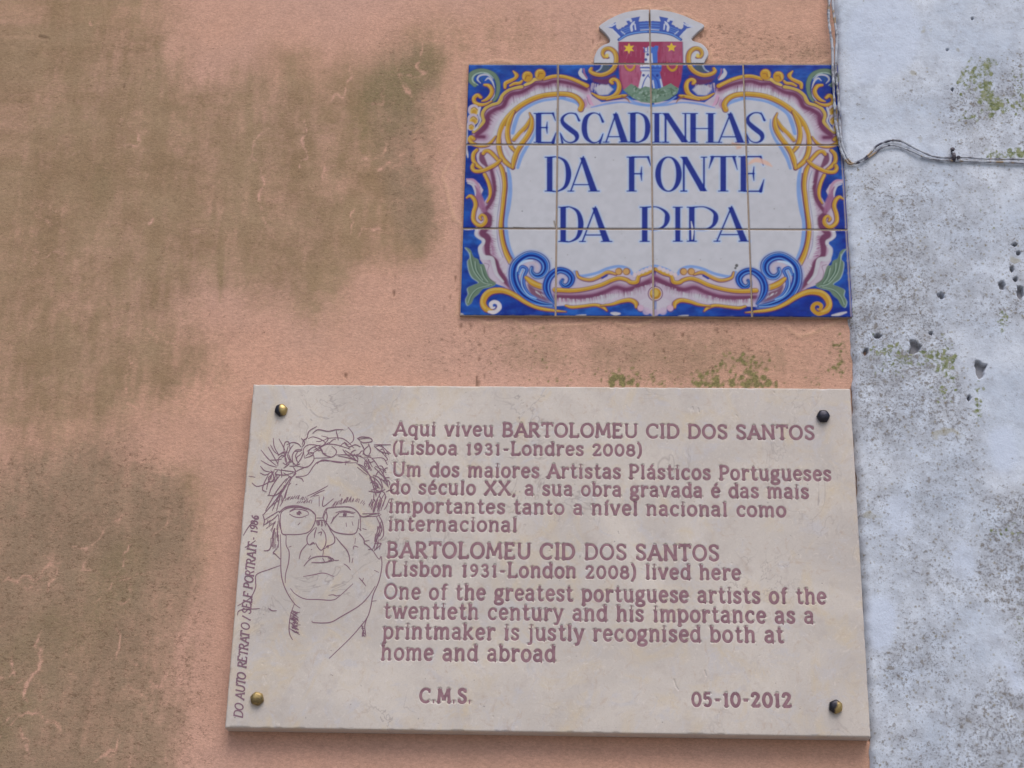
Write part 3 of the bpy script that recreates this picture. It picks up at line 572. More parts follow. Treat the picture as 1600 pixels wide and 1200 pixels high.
    for p, w in (([(747, 133), (739, 127), (740, 119), (750, 114), (762, 115), (771, 122)], 3), ([(751, 130), (746, 124), (750, 118), (761, 117), (770, 124)], 3.4), ([(758, 126), (763, 122), (769, 127), (773, 138)], 3), ([(773, 140), (771, 150), (766, 158)], 3)):
        tc.stroke(p, [1, w, w, 1], GRN_L if p[0][0] < 750 else WHITE, .85, mir=mm)
    for p in ([(744, 131), (740, 124), (744, 117), (755, 114)], [(754, 128), (752, 123), (760, 119)]): tc.stroke(p, 1.2, GRN_D, .8, mir=mm)
    scroll([(757, 132.5), (764, 134), (768.5, 141), (766.5, 149), (760, 155.5), (753, 158)], [4, 6, 6, 6, 5, 2], mm)
    scroll([(751, 152), (746, 148.5), (740.5, 153.5), (742, 160), (750, 163.5), (759, 162.5), (768, 158)], [5, 6, 6, 6, 6, 4, 2], mm)
    for x, y, r in ((741, 174, 6.5), (740, 188.5, 6.5), (736.5, 199, 4.5)):
        tc.disc(x-1, y-2, r+2.5, LIL, .95, mir=mm); tc.disc(x, y, r, OCH_L, .95, mir=mm); tc.disc(x, y+1, r*.6, OCH, .9, soft=3, mir=mm); tc.stroke([(x-r*.7, y-r*.6), (x, y-r), (x+r*.8, y-r*.3)], 1.6, OCH_D, .8, mir=mm)
    tc.stroke([(750, 168), (748, 178), (751, 188), (746, 198), (741, 203)], 3.5, WHITE, .9, mir=mm); tc.stroke([(752, 172), (750, 180), (752.5, 188), (747, 198)], 1.0, PUR, .8, mir=mm)
    scroll([(802, 111), (807, 117), (805, 122), (798, 126), (790, 130), (789, 137)], [2, 6, 5, 6, 6, 4], mm); scroll([(797, 134), (804, 130.5), (812, 129.5), (816, 126)], [3, 5, 5, 3], mm)
    for x, y in ((824, 119.5), (844, 116)):
        tc.disc(x, y, 9.5, PUR, .6, mir=mm); tc.disc(x, y, 8.3, OCH, 1, mir=mm); tc.stroke([(x-6, y+3), (x-4, y-5), (x+3, y-6)], 2, OCH_L, .9, mir=mm); tc.stroke([(x-3, y+4), (x-1, y-1), (x+4, y-1)], 1.6, OCH_D, .9, mir=mm)
    # tails by the crest
    tc.stroke([(919, 150), (921, 157), (924, 162), (928, 165)], [6, 6, 5, 1], lin((190, 150, 178)), .95, mir=mm); tc.stroke([(914, 156), (916, 163), (914, 168)], [4, 4, 2], lin((170, 130, 160)), .9, mir=mm); tc.stroke([(917, 152), (919, 159), (922, 164)], 1, PUR, .8, mir=mm)
    tc.stroke([(908, 108), (906.5, 114), (911, 120), (916, 124)], [3, 6, 7, 3], WHITE, .95, mir=mm); tc.stroke([(912, 108), (913, 115), (917, 122)], 3, PUR_L, .9, mir=mm)
    # bottom: rolling wave scrolls
    big = [(863, 477), (846, 474.5), (829, 468.5), (815, 459), (806, 445), (802.5, 430), (805, 415), (815, 404), (828, 398.5), (842, 401.5), (851, 410), (852, 421), (846, 429.5), (837, 431), (830.5, 425), (831, 418)]
    bw = [3, 7, 10, 12, 13, 13, 13, 12, 12, 12, 12, 11, 9, 7, 5, 3]
    tc.stroke(big, np.array(bw)+7, SKYB, .55, soft=5, mir=mm); tc.stroke(big, np.array(bw)+3, lin((58, 52, 118)), .95, soft=1.6, mir=mm); tc.stroke(big, bw, lin((24, 62, 156)), 1, mir=mm)
    def strand(path, ws, off, w, col, a):
        q = spline(path, n=8); d = np.gradient(q, axis=0); nrm = np.stack([-d[:, 1], d[:, 0]], 1)/(np.hypot(d[:, 0], d[:, 1])[:, None]+1e-6)
        wi = np.interp(np.linspace(0, 1, len(q)), np.linspace(0, 1, len(ws)), ws)
        tc.stroke((q+nrm*(wi*off)[:, None])[::2], w, col, a, mir=mm, smooth=False)
    for off, w, col, a in ((.30, 1.7, lin((104, 160, 214)), .75), (.04, 2.2, BLUE_D, .9), (-.20, 1.8, lin((54, 116, 194)), .85), (-.42, 1.1, lin((150, 184, 216)), .8)): strand(big, bw, off, w, col, a)
    tc.stroke([(808, 424), (812, 414), (821, 408), (832, 407)], [1, 4, 4, 2], lin((184, 205, 226)), .8, soft=2, mir=mm)
    fin = [(811, 428), (815, 418), (822, 421), (818, 432), (818, 446), (826, 459), (838, 466)]
    tc.stroke(fin, [4, 8, 8, 8, 8, 6, 2], lin((30, 62, 150)), .95, mir=mm); strand(fin, [4, 8, 8, 8, 8, 6, 2], .3, 1.6, lin((150, 190, 226)), .85); strand(fin, [4, 8, 8, 8, 8, 6, 2], -.2, 1.4, lin((90, 140, 205)), .85)
    scroll([(822, 433.5), (831, 441), (841, 446), (852, 449)], [5, 9, 9, 9], mm)
    sm = [(866, 473), (858, 462), (854, 450), (856, 438), (863, 428), (874, 422), (886, 425), (893, 433.5), (890.5, 443), (883, 447), (877, 442), (879, 437)]
    sw = [2, 7, 10, 10, 10, 9, 9, 9, 8, 6, 4, 3]
    tc.stroke(sm, np.array(sw)+6, SKYB, .5, soft=5, mir=mm); tc.stroke(sm, np.array(sw)+2.6, lin((52, 50, 116)), .95, soft=1.6, mir=mm); tc.stroke(sm, sw, lin((26, 66, 162)), 1, mir=mm)
    for off, w, col, a in ((.28, 1.3, lin((112, 166, 216)), .75), (-.02, 1.8, BLUE_D, .9), (-.3, 1.4, lin((60, 122, 198)), .85)): strand(sm, sw, off, w, col, a)
    # bottom: long gold line, shell edge and volute
    scroll([(867, 452.5), (894, 453.6), (916, 451), (939, 445), (956, 437.5), (968, 434.5), (979, 437), (986, 441), (995, 440), (998.5, 431), (1010, 427), (1022, 420.5)], [7, 6.5, 6, 6, 6, 6, 6, 6, 6, 5, 5, 5], mm)
    scroll([(900.5, 424), (905, 433), (922, 437), (939, 430.5), (950, 425), (962, 428)], [2, 4, 5, 5, 5, 3], mm, col=lin((176, 132, 70)))
    for x in (967, 979): tc.disc(x, 424, 6, OCH_D, .9, mir=mm); tc.disc(x-.6, 424, 4.4, lin((190, 150, 92)), .9, mir=mm)
    tc.stroke([(941, 434), (948, 430)], 4, BLUE, .9, mir=mm)
    for k, x in enumerate(range(992, 1020, 6)): tc.disc(x, 429-(x-992)*.42, 3.4, lin((196, 182, 186)), .85, mir=mm)
    scroll([(884, 477), (894, 479.5), (911, 478), (930, 476), (942, 479.5), (948, 485)], [3, 4.5, 4.5, 4.5, 5, 2], mm); scroll([(939, 477), (956, 475), (970, 470.5), (984, 468.5), (993, 473), (994, 480)], [2, 4, 5.5, 6.5, 6.5, 3], mm)
    tc.disc(1001, 482, 6, PUR, .5, mir=mm); tc.disc(1001, 481, 5, lin((186, 158, 180)), .95, mir=mm)
    vol = [(768, 486), (759, 482), (754.5, 473), (758.5, 462), (768, 455), (783, 453.5), (796, 457), (808, 463.5), (820, 471.5), (835, 479), (850, 483), (866, 485), (884, 486.5)]
    tc.stroke([(y[0]+.5, y[1]+5) for y in vol[5:10]], 4, BLUE_D, .5, soft=4, mir=mm); scroll(vol, [7, 9, 9, 10, 10, 9, 8, 7, 6, 5, 5, 4, 1], mm)
    tc.stroke([(764, 487), (772, 487.5), (780, 481), (778.5, 474), (772, 471.5), (767, 475), (769, 481), (773, 480)], [4, 7, 7, 6, 6, 6, 4, 2], lin((196, 192, 198)) if mm is None else OCH, 1, mir=mm); tc.stroke([(768, 483), (773, 484), (776, 479.5), (774, 476)], 1.3, PUR, .7, mir=mm)
    # acanthus leaf in the bottom corner
    lf = [(727, 386), (735, 390), (740, 401), (747, 405), (750, 412), (756, 413), (760, 423), (764, 433), (775, 443), (767, 448), (755, 451), (748, 459), (741, 465), (737, 473), (731, 477), (728, 468), (732, 459), (731, 450), (740, 445), (748, 441), (738, 433), (733, 422), (731, 408), (735, 402), (733, 394)]
    tc.poly([(x-1.2, y+.6) for x, y in lf], GRN_L, .8, soft=2, mir=mm, smooth=True); tc.poly(lf, GRN, 1, soft=1.6, mir=mm, smooth=True)
    for p in ([(736, 394), (738, 410), (743, 425), (756, 440), (770, 444)], [(744, 408), (746, 422), (756, 437)], [(753, 416), (757, 430), (764, 440)], [(733, 472), (738, 460), (748, 450), (766, 445)]):
        tc.stroke(p, [1, 3, 3, 1], GRN_D, .7, soft=2, mir=mm); tc.stroke([(x-1.6, y+.6) for x, y in p], 1.1, GRN_L, .75, mir=mm)
    tc.stroke([(757, 411), (764, 414), (762, 424), (766, 436), (775, 441)], [1.2, 1.2, 1, 1, 1], PUR, .6, mir=mm)
both(gold)
# shell round the bottom boss
for a in np.linspace(-2.6, -0.55, 12):
    x, y = 1023+26*math.cos(a), 459-24*math.sin(a); tc.stroke([(1023+12*math.cos(a), 459-11*math.sin(a)), (x, y)], [1.5, 3.5], WHITE, .55, soft=2.5)
for x, y in ((1010, 486), (1023, 489), (1036, 486)): tc.disc(x, y, 6, lin((176, 160, 184)), .8, soft=3)
tc.disc(1024, 458.7, 12, PUR, .9); tc.disc(1024, 458.7, 10.5, LIL, 1); tc.disc(1024, 458.7, 9.2, OCH, 1); tc.disc(1023, 457.5, 6, OCH_L, .9, soft=3); tc.stroke([(1017, 461), (1021, 465), (1028, 464), (1031, 458)], 1.6, OCH_D, .7)

# --- crest: white ground, mural crown, shield
crest_out = [(928, 98.5), (928, 92), (929.5, 86), (934, 77), (941, 71), (948, 68), (952, 66), (952.5, 61), (945.5, 51.5), (936.5, 43), (936.8, 40), (940, 37), (954.7, 28), (973.3, 20), (993.3, 15.9), (1013, 14.3), (1033, 15.8), (1053, 19.3), (1069, 24.5), (1085, 31.7), (1100.5, 39.7), (1090.7, 49.5), (1081.5, 59), (1083, 63.5), (1096, 68), (1104.5, 76), (1107, 85), (1102, 94), (1100.5, 98.5)]
MC = float(wall([(1015.6, 80)], TY)[0, 0])
CB = lin((42, 74, 160)); CL = lin((96, 140, 204))
tc.poly([(930, 40), (1106, 40), (1106, 98), (930, 98)], WHITE, soft=.5)
def crest_side(mm):
    tc.poly([(967, 61), (958, 45), (947, 42), (962, 34.5), (963, 43), (966, 46), (978, 39), (981, 38), (977, 30), (1000, 25.5), (998, 33), (999, 33.5), (1016, 32), (1016, 49), (998, 50), (981, 54), (971, 60)], CB, .95, mir=mm)
    for p in ([(950, 42), (957, 40), (962, 37)], [(959, 48), (968, 57)], [(988, 47), (987, 38), (991, 34)], [(978, 30), (985, 29)], [(993, 46), (992, 38)], [(980, 30.5), (984, 31)], [(953, 40), (956, 41)]): tc.stroke(p, 2.2, lin((190, 198, 214)), .85, mir=mm)
    for p, w in (([(947, 42), (953, 39), (958, 37)], 3), ([(978, 31.5), (984, 30), (986, 33)], 4), ([(987, 48), (986, 41), (990, 36.5)], 3.4), ([(961, 50), (967, 58)], 3), ([(971, 49), (976, 53)], 2), ([(1001, 47), (1014, 46)], 1.6)): tc.stroke(p, w, lin((182, 188, 204)), .9, mir=mm)
    for k in range(3):
        tc.stroke([(970+k, 47+k*3), (984, 42+k*3)], 1.0, CL, .9, mir=mm); tc.stroke([(1000, 37+k*4), (1016, 36+k*4)], 1.2, CL, .9, mir=mm)
    for x in range(1002, 1016, 5): tc.disc(x, 31.5, 1.5, WHITE, .9, mir=mm)
    for x, y in ((969, 43.5), (974, 41)): tc.disc(x, y, 1.4, WHITE, .9, mir=mm)
    tc.stroke([(967, 62), (980, 54.7), (997, 50.8), (1016, 49.3)], 5, lin((46, 66, 140)), 1, mir=mm); tc.stroke([(968, 61.6), (980, 54.3), (997, 50.4), (1016, 48.8)], 2.4, CL, .95, mir=mm)
both_c = lambda fn: [fn(mm) for mm in (None, MC)]
both_c(crest_side)
tx_r = 0.35+1.1*fnoise(H, W_, 70, 61, 3, ax=.5)
RED, RED_L = lin((142, 54, 86)), lin((164, 98, 128))
shield = [(966.7, 65), (1066, 65), (1067, 99), (1064, 125), (1059, 140), (1040, 155), (1016, 161), (990, 154), (974, 140), (968.5, 125), (967, 99)]
tc.poly([(x+(x-1016)*.025, y) for x, y in shield], lin((80, 56, 116)), .7); tc.poly(shield, RED)
tc.poly([(967, 99), (1004, 99), (998, 140), (974, 140)], RED_L, .75, soft=5, tex=np.clip(tx_r, 0, 1)); tc.poly([(1036, 66), (1066, 66), (1066, 96), (1032, 96)], RED_L, .5, soft=8, tex=np.clip(tx_r, 0, 1))
hr = np.random.default_rng(8)
for i in range(70):
    x, y = hr.uniform(969, 1064), hr.uniform(68, 130); tc.stroke([(x, y), (x+hr.normal(0, 1), y+hr.uniform(4, 12))], 1.2, RED_L if i % 2 else lin((108, 26, 58)), .45)
def star(x, y, r, n):
    p = [(x+(r if k % 2 == 0 else r*.48)*math.sin(k*math.pi/n), y-(r if k % 2 == 0 else r*.48)*math.cos(k*math.pi/n)*.95) for k in range(2*n)]
    tc.poly(p, lin((206, 176, 60)), 1)
star(982.8, 75.5, 9, 6); star(1049.2, 74, 8, 5)
for x in (984, 1050.2): tc.stroke([(x-7.5, 98), (x-7, 104), (x-2, 109.5), (x+4, 109), (x+7.5, 104), (x+8, 98)], [2, 3.6, 4.6, 4.6, 3.6, 2], OCH, 1); tc.stroke([(x-9, 99), (x-8, 106), (x, 112.5), (x+8, 107), (x+9.5, 99)], 1, PUR, .7)
TWW = lin((188, 192, 204))
tc.poly([(1004.5, 74), (1008, 78), (1007, 99), (1004, 103), (1000, 103), (1001, 111), (1003, 113), (997, 139), (1016, 141), (1016, 70), (1012, 74), (1009, 75)], TWW)
tc.poly([(1016, 72), (1021, 74), (1024, 71), (1029, 72), (1027, 82), (1027.5, 99), (1034, 102), (1033, 110), (1031, 113), (1037, 139), (1016, 142)], lin((62, 102, 182)))
for p, w in (([(1001, 106), (1033, 106)], 3), ([(1001, 111), (1032, 111)], 1.5), ([(1006, 81), (1013, 81)], 1.6), ([(1019, 139), (1018, 126), (1013, 119)], 2), ([(1003, 138), (1007, 126), (1013, 117)], 2), ([(1030, 138), (1027, 126), (1020, 117)], 3), ([(1007, 74), (1007, 79)], 2), ([(1012, 74), (1012, 79)], 2)): tc.stroke(p, w, lin((44, 72, 158)), .9)
for p in ([(1010, 139), (1013, 128)], [(1022, 139), (1020, 126)], [(1035, 138), (1032, 124)], [(1018, 84), (1019, 98)]): tc.stroke(p, 2.4, TWW, .9)
for x, y in ((1005.5, 118), (1027, 118), (1009, 93), (1012, 85)): tc.disc(x, y, 2.3, NAVY, .9)
for x in (1002, 1008, 1016, 1024, 1031): tc.stroke([(x, 99), (x, 104)], 2.4, TWW if x < 1020 else CL, .9)
hill = [(974, 141), (979, 137), (986, 131), (993, 135), (1000, 139), (1008, 135), (1016, 137), (1028, 139), (1040, 134), (1048, 130), (1055, 135), (1061, 138), (1058, 146), (1045, 155), (1030, 160), (1016, 161.5), (1002, 160), (988, 153)]
tc.poly(hill, lin((104, 130, 116)), 1)
for i in range(90):
    x, y = hr.uniform(979, 1057), hr.uniform(136, 159); 
    if abs(x-1016)/46+max(0, y-146)/22 < 1: tc.stroke([(x, y), (x+hr.normal(0, 2.4), y+hr.normal(0, 2.4))], hr.uniform(1.5, 3), (lin((66, 92, 74)), lin((140, 160, 152)), lin((84, 112, 92)))[i % 3], .75)
tc.stroke([(978, 151), (992, 160), (1016, 165.5), (1042, 160), (1056, 151)], [2, 4, 5, 4, 2], SKYB, .85, soft=2)
def crest_scroll(mm):
    tc.poly([(927, 100), (948, 100), (956, 106), (944, 113), (930, 112)], lin((70, 84, 84)), .85, soft=3, mir=mm); tc.poly([(927, 101), (940, 101), (936, 110), (928, 110)], BLUE, .9, soft=2, mir=mm)
    tc.stroke([(932, 112), (938, 108), (941, 101), (938, 98)], 2.4, lin((150, 166, 190)), .8, mir=mm)
    tc.stroke([(955, 120), (945, 124), (930, 124), (922, 119)], [3, 8, 8, 3], PUR, .5, soft=5, mir=mm)
    scroll([(950, 89.5), (945, 89), (941.5, 84), (944, 77.5), (952, 75.5), (960, 81), (963, 91), (961, 103), (953.5, 112), (941, 117), (929, 115.5), (922.5, 111), (924, 106.5)], [2, 5, 5, 6, 7, 7, 7, 7, 7, 7, 7, 6, 4], mm, col=lin((172, 130, 52)))
    tc.disc(948.5, 86.5, 3, lin((200, 180, 90)), .9, mir=mm)
    tc.stroke([(945, 93), (953, 95), (957, 91)], [3, 6, 3], WHITE, .9, mir=mm)
    tc.poly([(928, 138), (940, 132), (952, 134), (958, 140), (950, 148), (936, 149)], WHITE, .8, soft=4, mir=mm)
    scroll([(956.5, 130), (954.5, 127), (959, 124), (965, 127), (967.5, 136), (964, 146), (953, 152.5), (938, 152.5), (924.5, 145.5)], [5, 6, 6, 6, 7, 7, 6, 6, 2], mm); scroll([(948, 155.5), (962, 152), (972, 150), (978, 149)], [3, 5, 5, 3], mm); tc.stroke([(972, 151), (980, 155), (984, 161)], [4, 3, 1], OCH_D, .8, mir=mm)
both(crest_scroll)

# --- lettering: strokes with thick and thin limbs, drawn straight onto the glaze
INK = lin((16, 36, 128))
def letter(ch, x0, x1, yt, yb, sk=0.0):
    w, h = x1-x0, yb-yt
    T, n = 9.0, 2.8
    S = []      # (pts, widths, smooth)
    X = lambda u: x0+u*w
    Y = lambda v: yb-v*h
    def serif(cx, y, half): S.append(([(cx-half, y), (cx+half, y)], 2.0, False))
    def stem(cx, t=T, ser=5.2, top=True, bot=True):
        S.append(([(cx, yt+.5), (cx, yb-.5)], t, 'butt'))
        if top: serif(cx, yt+1, t/2+ser*.55)
        if bot: serif(cx, yb-1, t/2+ser*.55)
    def curve(p, ws): S.append(([(X(a), Y(b)) for a, b in p], ws, True))
    if ch == 'I': stem((x0+x1)/2, T*.9)
    elif ch in 'EF':
        cx = x0+T/2+3; stem(cx, T, 4.6); curve([(.2, .985), (.86, .985)], n)
        S.append(([(X(.86), Y(.98)), (X(.97), Y(.74))], [4.2, 1.2], False)); curve([(.3, .51), (.60, .51)], n)
        S.append(([(X(.60), Y(.70)), (X(.58), Y(.5)), (X(.60), Y(.32))], [1.4, 3, 1.4], True))
        if ch == 'E': curve([(.2, .015), (.88, .015)], n); S.append(([(X(.86), Y(.02)), (X(.99), Y(.34))], [6.0, 1.4], False))
    elif ch == 'S':
        curve([(.93, .74), (.84, .92), (.66, .985), (.40, .97), (.17, .85), (.15, .70), (.32, .56), (.58, .42), (.80, .30), (.86, .17), (.76, .055), (.52, .01), (.26, .08), (.07, .30)], [1.6, 3, 2.6, 2.8, 4.6, 6.6, 8.6, 9.2, 8.6, 6.4, 4, 2.4, 2.4, 1.6])
        S.append(([(X(.80), Y(.99)), (X(.97), Y(.74))], [1.2, 4], False)); S.append(([(X(.03), Y(.34)), (X(.15), Y(0.01))], [1.4, 4], False))
    elif ch == 'C':
        curve([(.94, .72), (.84, .90), (.66, .985), (.44, .97), (.22, .82), (.14, .5), (.22, .2), (.44, .03), (.66, .01), (.86, .10), (.97, .28)], [2, 2.6, 2.2, 4, 7.6, 9, 7.6, 4, 2.2, 2.6, 1.6])
        S.append(([(X(.82), Y(.99)), (X(.97), Y(.70))], [1.2, 4.4], False)); S.append(([(X(.98), Y(.30)), (X(.84), Y(0.0))], [1.4, 4], False))
    elif ch == 'A':
        S.append(([(X(.50), Y(.99)), (X(.10), Y(.02))], [2.6, 2.6], False)); S.append(([(X(.47), Y(.97)), (X(.84), Y(.01))], [7, T+1], 'butt'))
        curve([(.22, .20), (.66, .20)], 2.2); serif(X(.10), yb-1, 4.5); serif(X(.84), yb-1, T/2+3.6)
    elif ch == 'D':
        cx = x0+T/2+3.4; stem(cx, T, 4.4)
        curve([(.2, .985), (.48, .985), (.78, .84), (.89, .5), (.78, .16), (.48, .015), (.2, .015)], [2.2, 2.4, 6, T, 6, 2.4, 2.2])
    elif ch == 'P':
        cx = x0+T/2+3.4; stem(cx, T, 4.8); curve([(.2, .985), (.56, .985), (.84, .84), (.89, .66), (.80, .46), (.56, .35), (.3, .35)], [2.2, 2.4, 5.5, T-.5, 5, 2.4, 2.2])
    elif ch == 'N':
        a, b = x0+T*.6, x1-T*.45; stem(a, 3.4, 5, True, True); S.append(([(a+.6, yt+1), (b-.4, yb-.6)], [T, T+1], 'butt')); stem(b, 3.0, 5, True, False); serif(a, yb-1, 4.6)
    elif ch == 'H':
        a, b = x0+T*.72, x1-T*.72; stem(a, T, 4); stem(b, T, 4); S.append(([(a, (yt+yb)/2+1), (b, (yt+yb)/2+1)], 2.2, False))
    elif ch == 'O':
        t = np.linspace(0, 2*np.pi, 25); S.append(([(X(.5+.42*math.sin(q)), Y(.5+.485*math.cos(q))) for q in t], [2.4+6.8*abs(math.sin(q))**1.6 for q in t], True))
    elif ch == 'T':
        stem((x0+x1)/2, T, 5, False, True); curve([(.08, .985), (.93, .985)], 2.4); S.append(([(X(.14), Y(.97)), (X(.02), Y(.66))], [5.4, 1.2], False)); S.append(([(X(.86), Y(.97)), (X(.98), Y(.62))], [5.0, 1.2], False))
    return S
words = [('ESCADINHAS', 176.3, 223.3, [(834, 869), (874, 906), (908, 943), (943, 982), (981, 1016), (1020, 1032.5), (1034.5, 1075), (1076.5, 1117), (1118.5, 1165), (1164, 1195.5)]),
         ('DAFONTE', 244.6, 299.6, [(851, 893), (887, 936), (979.5, 1018), (1025, 1064), (1063, 1104), (1107, 1153), (1154, 1194)]),
         ('DAPIPA', 322.8, 378.0, [(872, 912), (905, 956), (999.5, 1048), (1051, 1067), (1073, 1124), (1114.5, 1172)])]
glyphs = [(ch, x0, x1, yt-(.7 if i and (x0 > 1100) else 0), yb) for s, yt, yb, xs in words for i, (ch, (x0, x1)) in enumerate(zip(s, xs))]
def cut_stroke(p, w, sm, grow, col, a, soft):
    if sm == 'butt':
        (ax, ay), (bx, by) = p; ww = w if hasattr(w, '__len__') else [w, w]; d = np.array([bx-ax, by-ay]); nn = np.array([-d[1], d[0]])/np.hypot(*d)
        if abs(d[0]) > 6: nn = np.array([1.0, 0.0])*1.12
        A, B = np.array([ax, ay]), np.array([bx, by]); e = (ww[0]+grow)/2, (ww[1]+grow)/2
        tc.poly([A+nn*e[0], B+nn*e[1], B-nn*e[1], A-nn*e[0]], col, a, soft=soft)
    else: tc.stroke(p, np.array(w)+grow if hasattr(w, '__len__') else w+grow, col, a, soft=soft, smooth=bool(sm), n=6)
for gl in glyphs:
    for p, w, sm in letter(*gl): cut_stroke(p, w, sm, 4.4, lin((150, 182, 226)), .5, 3.4)
inkv = 0.88+0.12*wash
for gl in glyphs:
    for p, w, sm in letter(*gl): cut_stroke(p, w, sm, 0, INK, .97, 1.2)
# --- wear: peach paint smear, glaze chips, dirt in the joints, pinholes
tc.stroke([(1170, 256), (1182, 250), (1198, 255), (1206, 260)], [3, 8, 7, 2], lin((206, 168, 150)), .8, soft=3); tc.stroke([(1145, 224), (1155, 228), (1152, 232)], [4, 8, 3], lin((192, 152, 130)), .75, soft=4)
wr = np.random.default_rng(17)
for i in range(150):
    x, y = wr.uniform(735, 1305), wr.uniform(105, 490); tc.disc(x, y, wr.uniform(.4, 1.0), lin((112, 100, 96)), wr.uniform(.2, .7), soft=.8)
tc.stroke([(1080, 346), (1082, 360), (1081.5, 374)], [1, 3.4, 1.5], lin((200, 204, 212)), .9)
for x, y, r in ((1151, 415, 2.6), (1149, 419, 1.8), (930, 246, .9), (756+60, 330, .9)): tc.disc(x, y, r, lin((70, 70, 70)), .9)
yv, xv = np.mgrid[0:H, 0:W_]; Uc = tc.u0+xv*tc.res; Vc = tc.v0+yv*tc.res
du = np.abs((Uc/TS+0.5) % 1-0.5)*TS; dv = np.abs((Vc/TS+0.5) % 1-0.5)*TS
du = np.where(np.abs(Uc) > 0.2, np.abs(0.28-np.abs(Uc)), np.abs(Uc-TS*np.round(Uc/TS)))
jd = np.minimum(du, np.abs(Vc-TS*np.round(Vc/TS))); jn = fnoise(H, W_, 120, 71, 3)
k = np.clip(1-(jd-0.0004)/(0.0009+0.0022*np.clip(jn-.5, 0, 1)*2), 0, 1)*0.75
tc.a = tc.a*(1-k[..., None])+lin((168, 156, 146))*k[..., None]
for x0, y0, x1, y1, w in ((719, 490, 724, 494, 6), (756, 493, 780, 494, 3), (820, 493.5, 846, 494, 4), (900, 493, 915, 492, 4), (955, 489, 968, 490, 6), (1060, 494, 1075, 493, 4), (1300, 493, 1322, 488, 5), (730, 190, 729, 240, 2.4), (729, 232, 731, 246, 3), (860, 351, 868, 356, 3), (721, 357, 740, 357.5, 3)):
    tc.stroke([(x0, y0), ((x0+x1)/2, (y0+y1)/2+.6), (x1, y1)], [w*.4, w, w*.5], lin((188, 186, 190)), .9, soft=2)
for x0, y0, x1, y1, w in ((803, 356, 818, 357, 3), (866, 346, 868, 354, 3), (871, 100, 871.5, 170, 2.5), (871, 170, 870.5, 225, 3.0), (1015, 22, 1015, 42, 3)): tc.stroke([(x0, y0), (x1, y1)], w, lin((122, 112, 98)), .8, soft=2)
tc.a = blur(tc.a, 0.55)*(0.93+0.14*mot[..., None])

tm = NT('painted_glaze', 0.18, 0.12)
colr, *_ = tm.attr('paint'); tm.color(colr)
tm.rough(tm.rng(tm.noise(140, 3), 0.35, 0.7, 0.10, 0.26)); tm.bump(tm.noise(55, 2, 0.4), 0.0006, 0.35)
gm = NT('lime_grout', 0.95, 0.1)
gm.color(gm.mix(gm.noise(160, 3), pig(132, 118, 106), pig(164, 150, 140))); gm.bump(gm.noise(500, 3), 0.001, 0.6)
sign = thing('street_sign', 'blue and gold painted glazed tile sign with a coat of arms, above the plaque', 'tile sign', (0, 0, ZT))
trn = np.random.default_rng(23)
def tile(u0, u1, v0, v1, clip=None):
    gap = 0.0010; u0 += gap; u1 -= gap; v0 += gap; v1 -= gap
    nu = max(8, int((u1-u0)/0.00075)); nv = max(8, int((v1-v0)/0.00075))
    a = np.linspace(u0, u1, nu); b = np.linspace(v0, v1, nv); U, V = np.meshgrid(a, b)
    cu, cv = (u0+u1)/2, (v0+v1)/2; tx, tz, oy = trn.normal(0, .0022), trn.normal(0, .0022), trn.normal(0, .00018)
    e = np.minimum(np.minimum(U-u0, u1-U), np.minimum(V-v0, v1-V)); r = 0.0016
    dep = np.where(e < r, r-np.sqrt(np.maximum(r*r-(r-np.minimum(e, r))**2, 0)), 0)
    Y = TY+oy+(U-cu)*tx+(V-cv)*tz+dep*0.8
    front = np.stack([U, Y, V], -1).reshape(-1, 3); Cc = tc.sample(U, V).reshape(-1, 3)
    q = grid_quads(nv, nu)
    idx = np.arange(nu*nv).reshape(nv, nu); ring = np.concatenate([idx[0], idx[1:, -1], idx[-1, -2::-1], idx[-2:0:-1, 0]])
    bk = front[ring].copy(); bk[:, 1] = 0.001; o = len(front); n = len(ring); i = np.arange(n); j = (i+1) % n
    side = np.stack([ring[j], ring[i], o+i, o+j], 1)
    V3_ = np.concatenate([front, bk]); C3 = np.concatenate([Cc, np.tile(lin((176, 166, 162)), (n, 1))])
    me = raw_mesh('tile', V3_, np.concatenate([q, side])); attr(me, 'paint', C3); return me
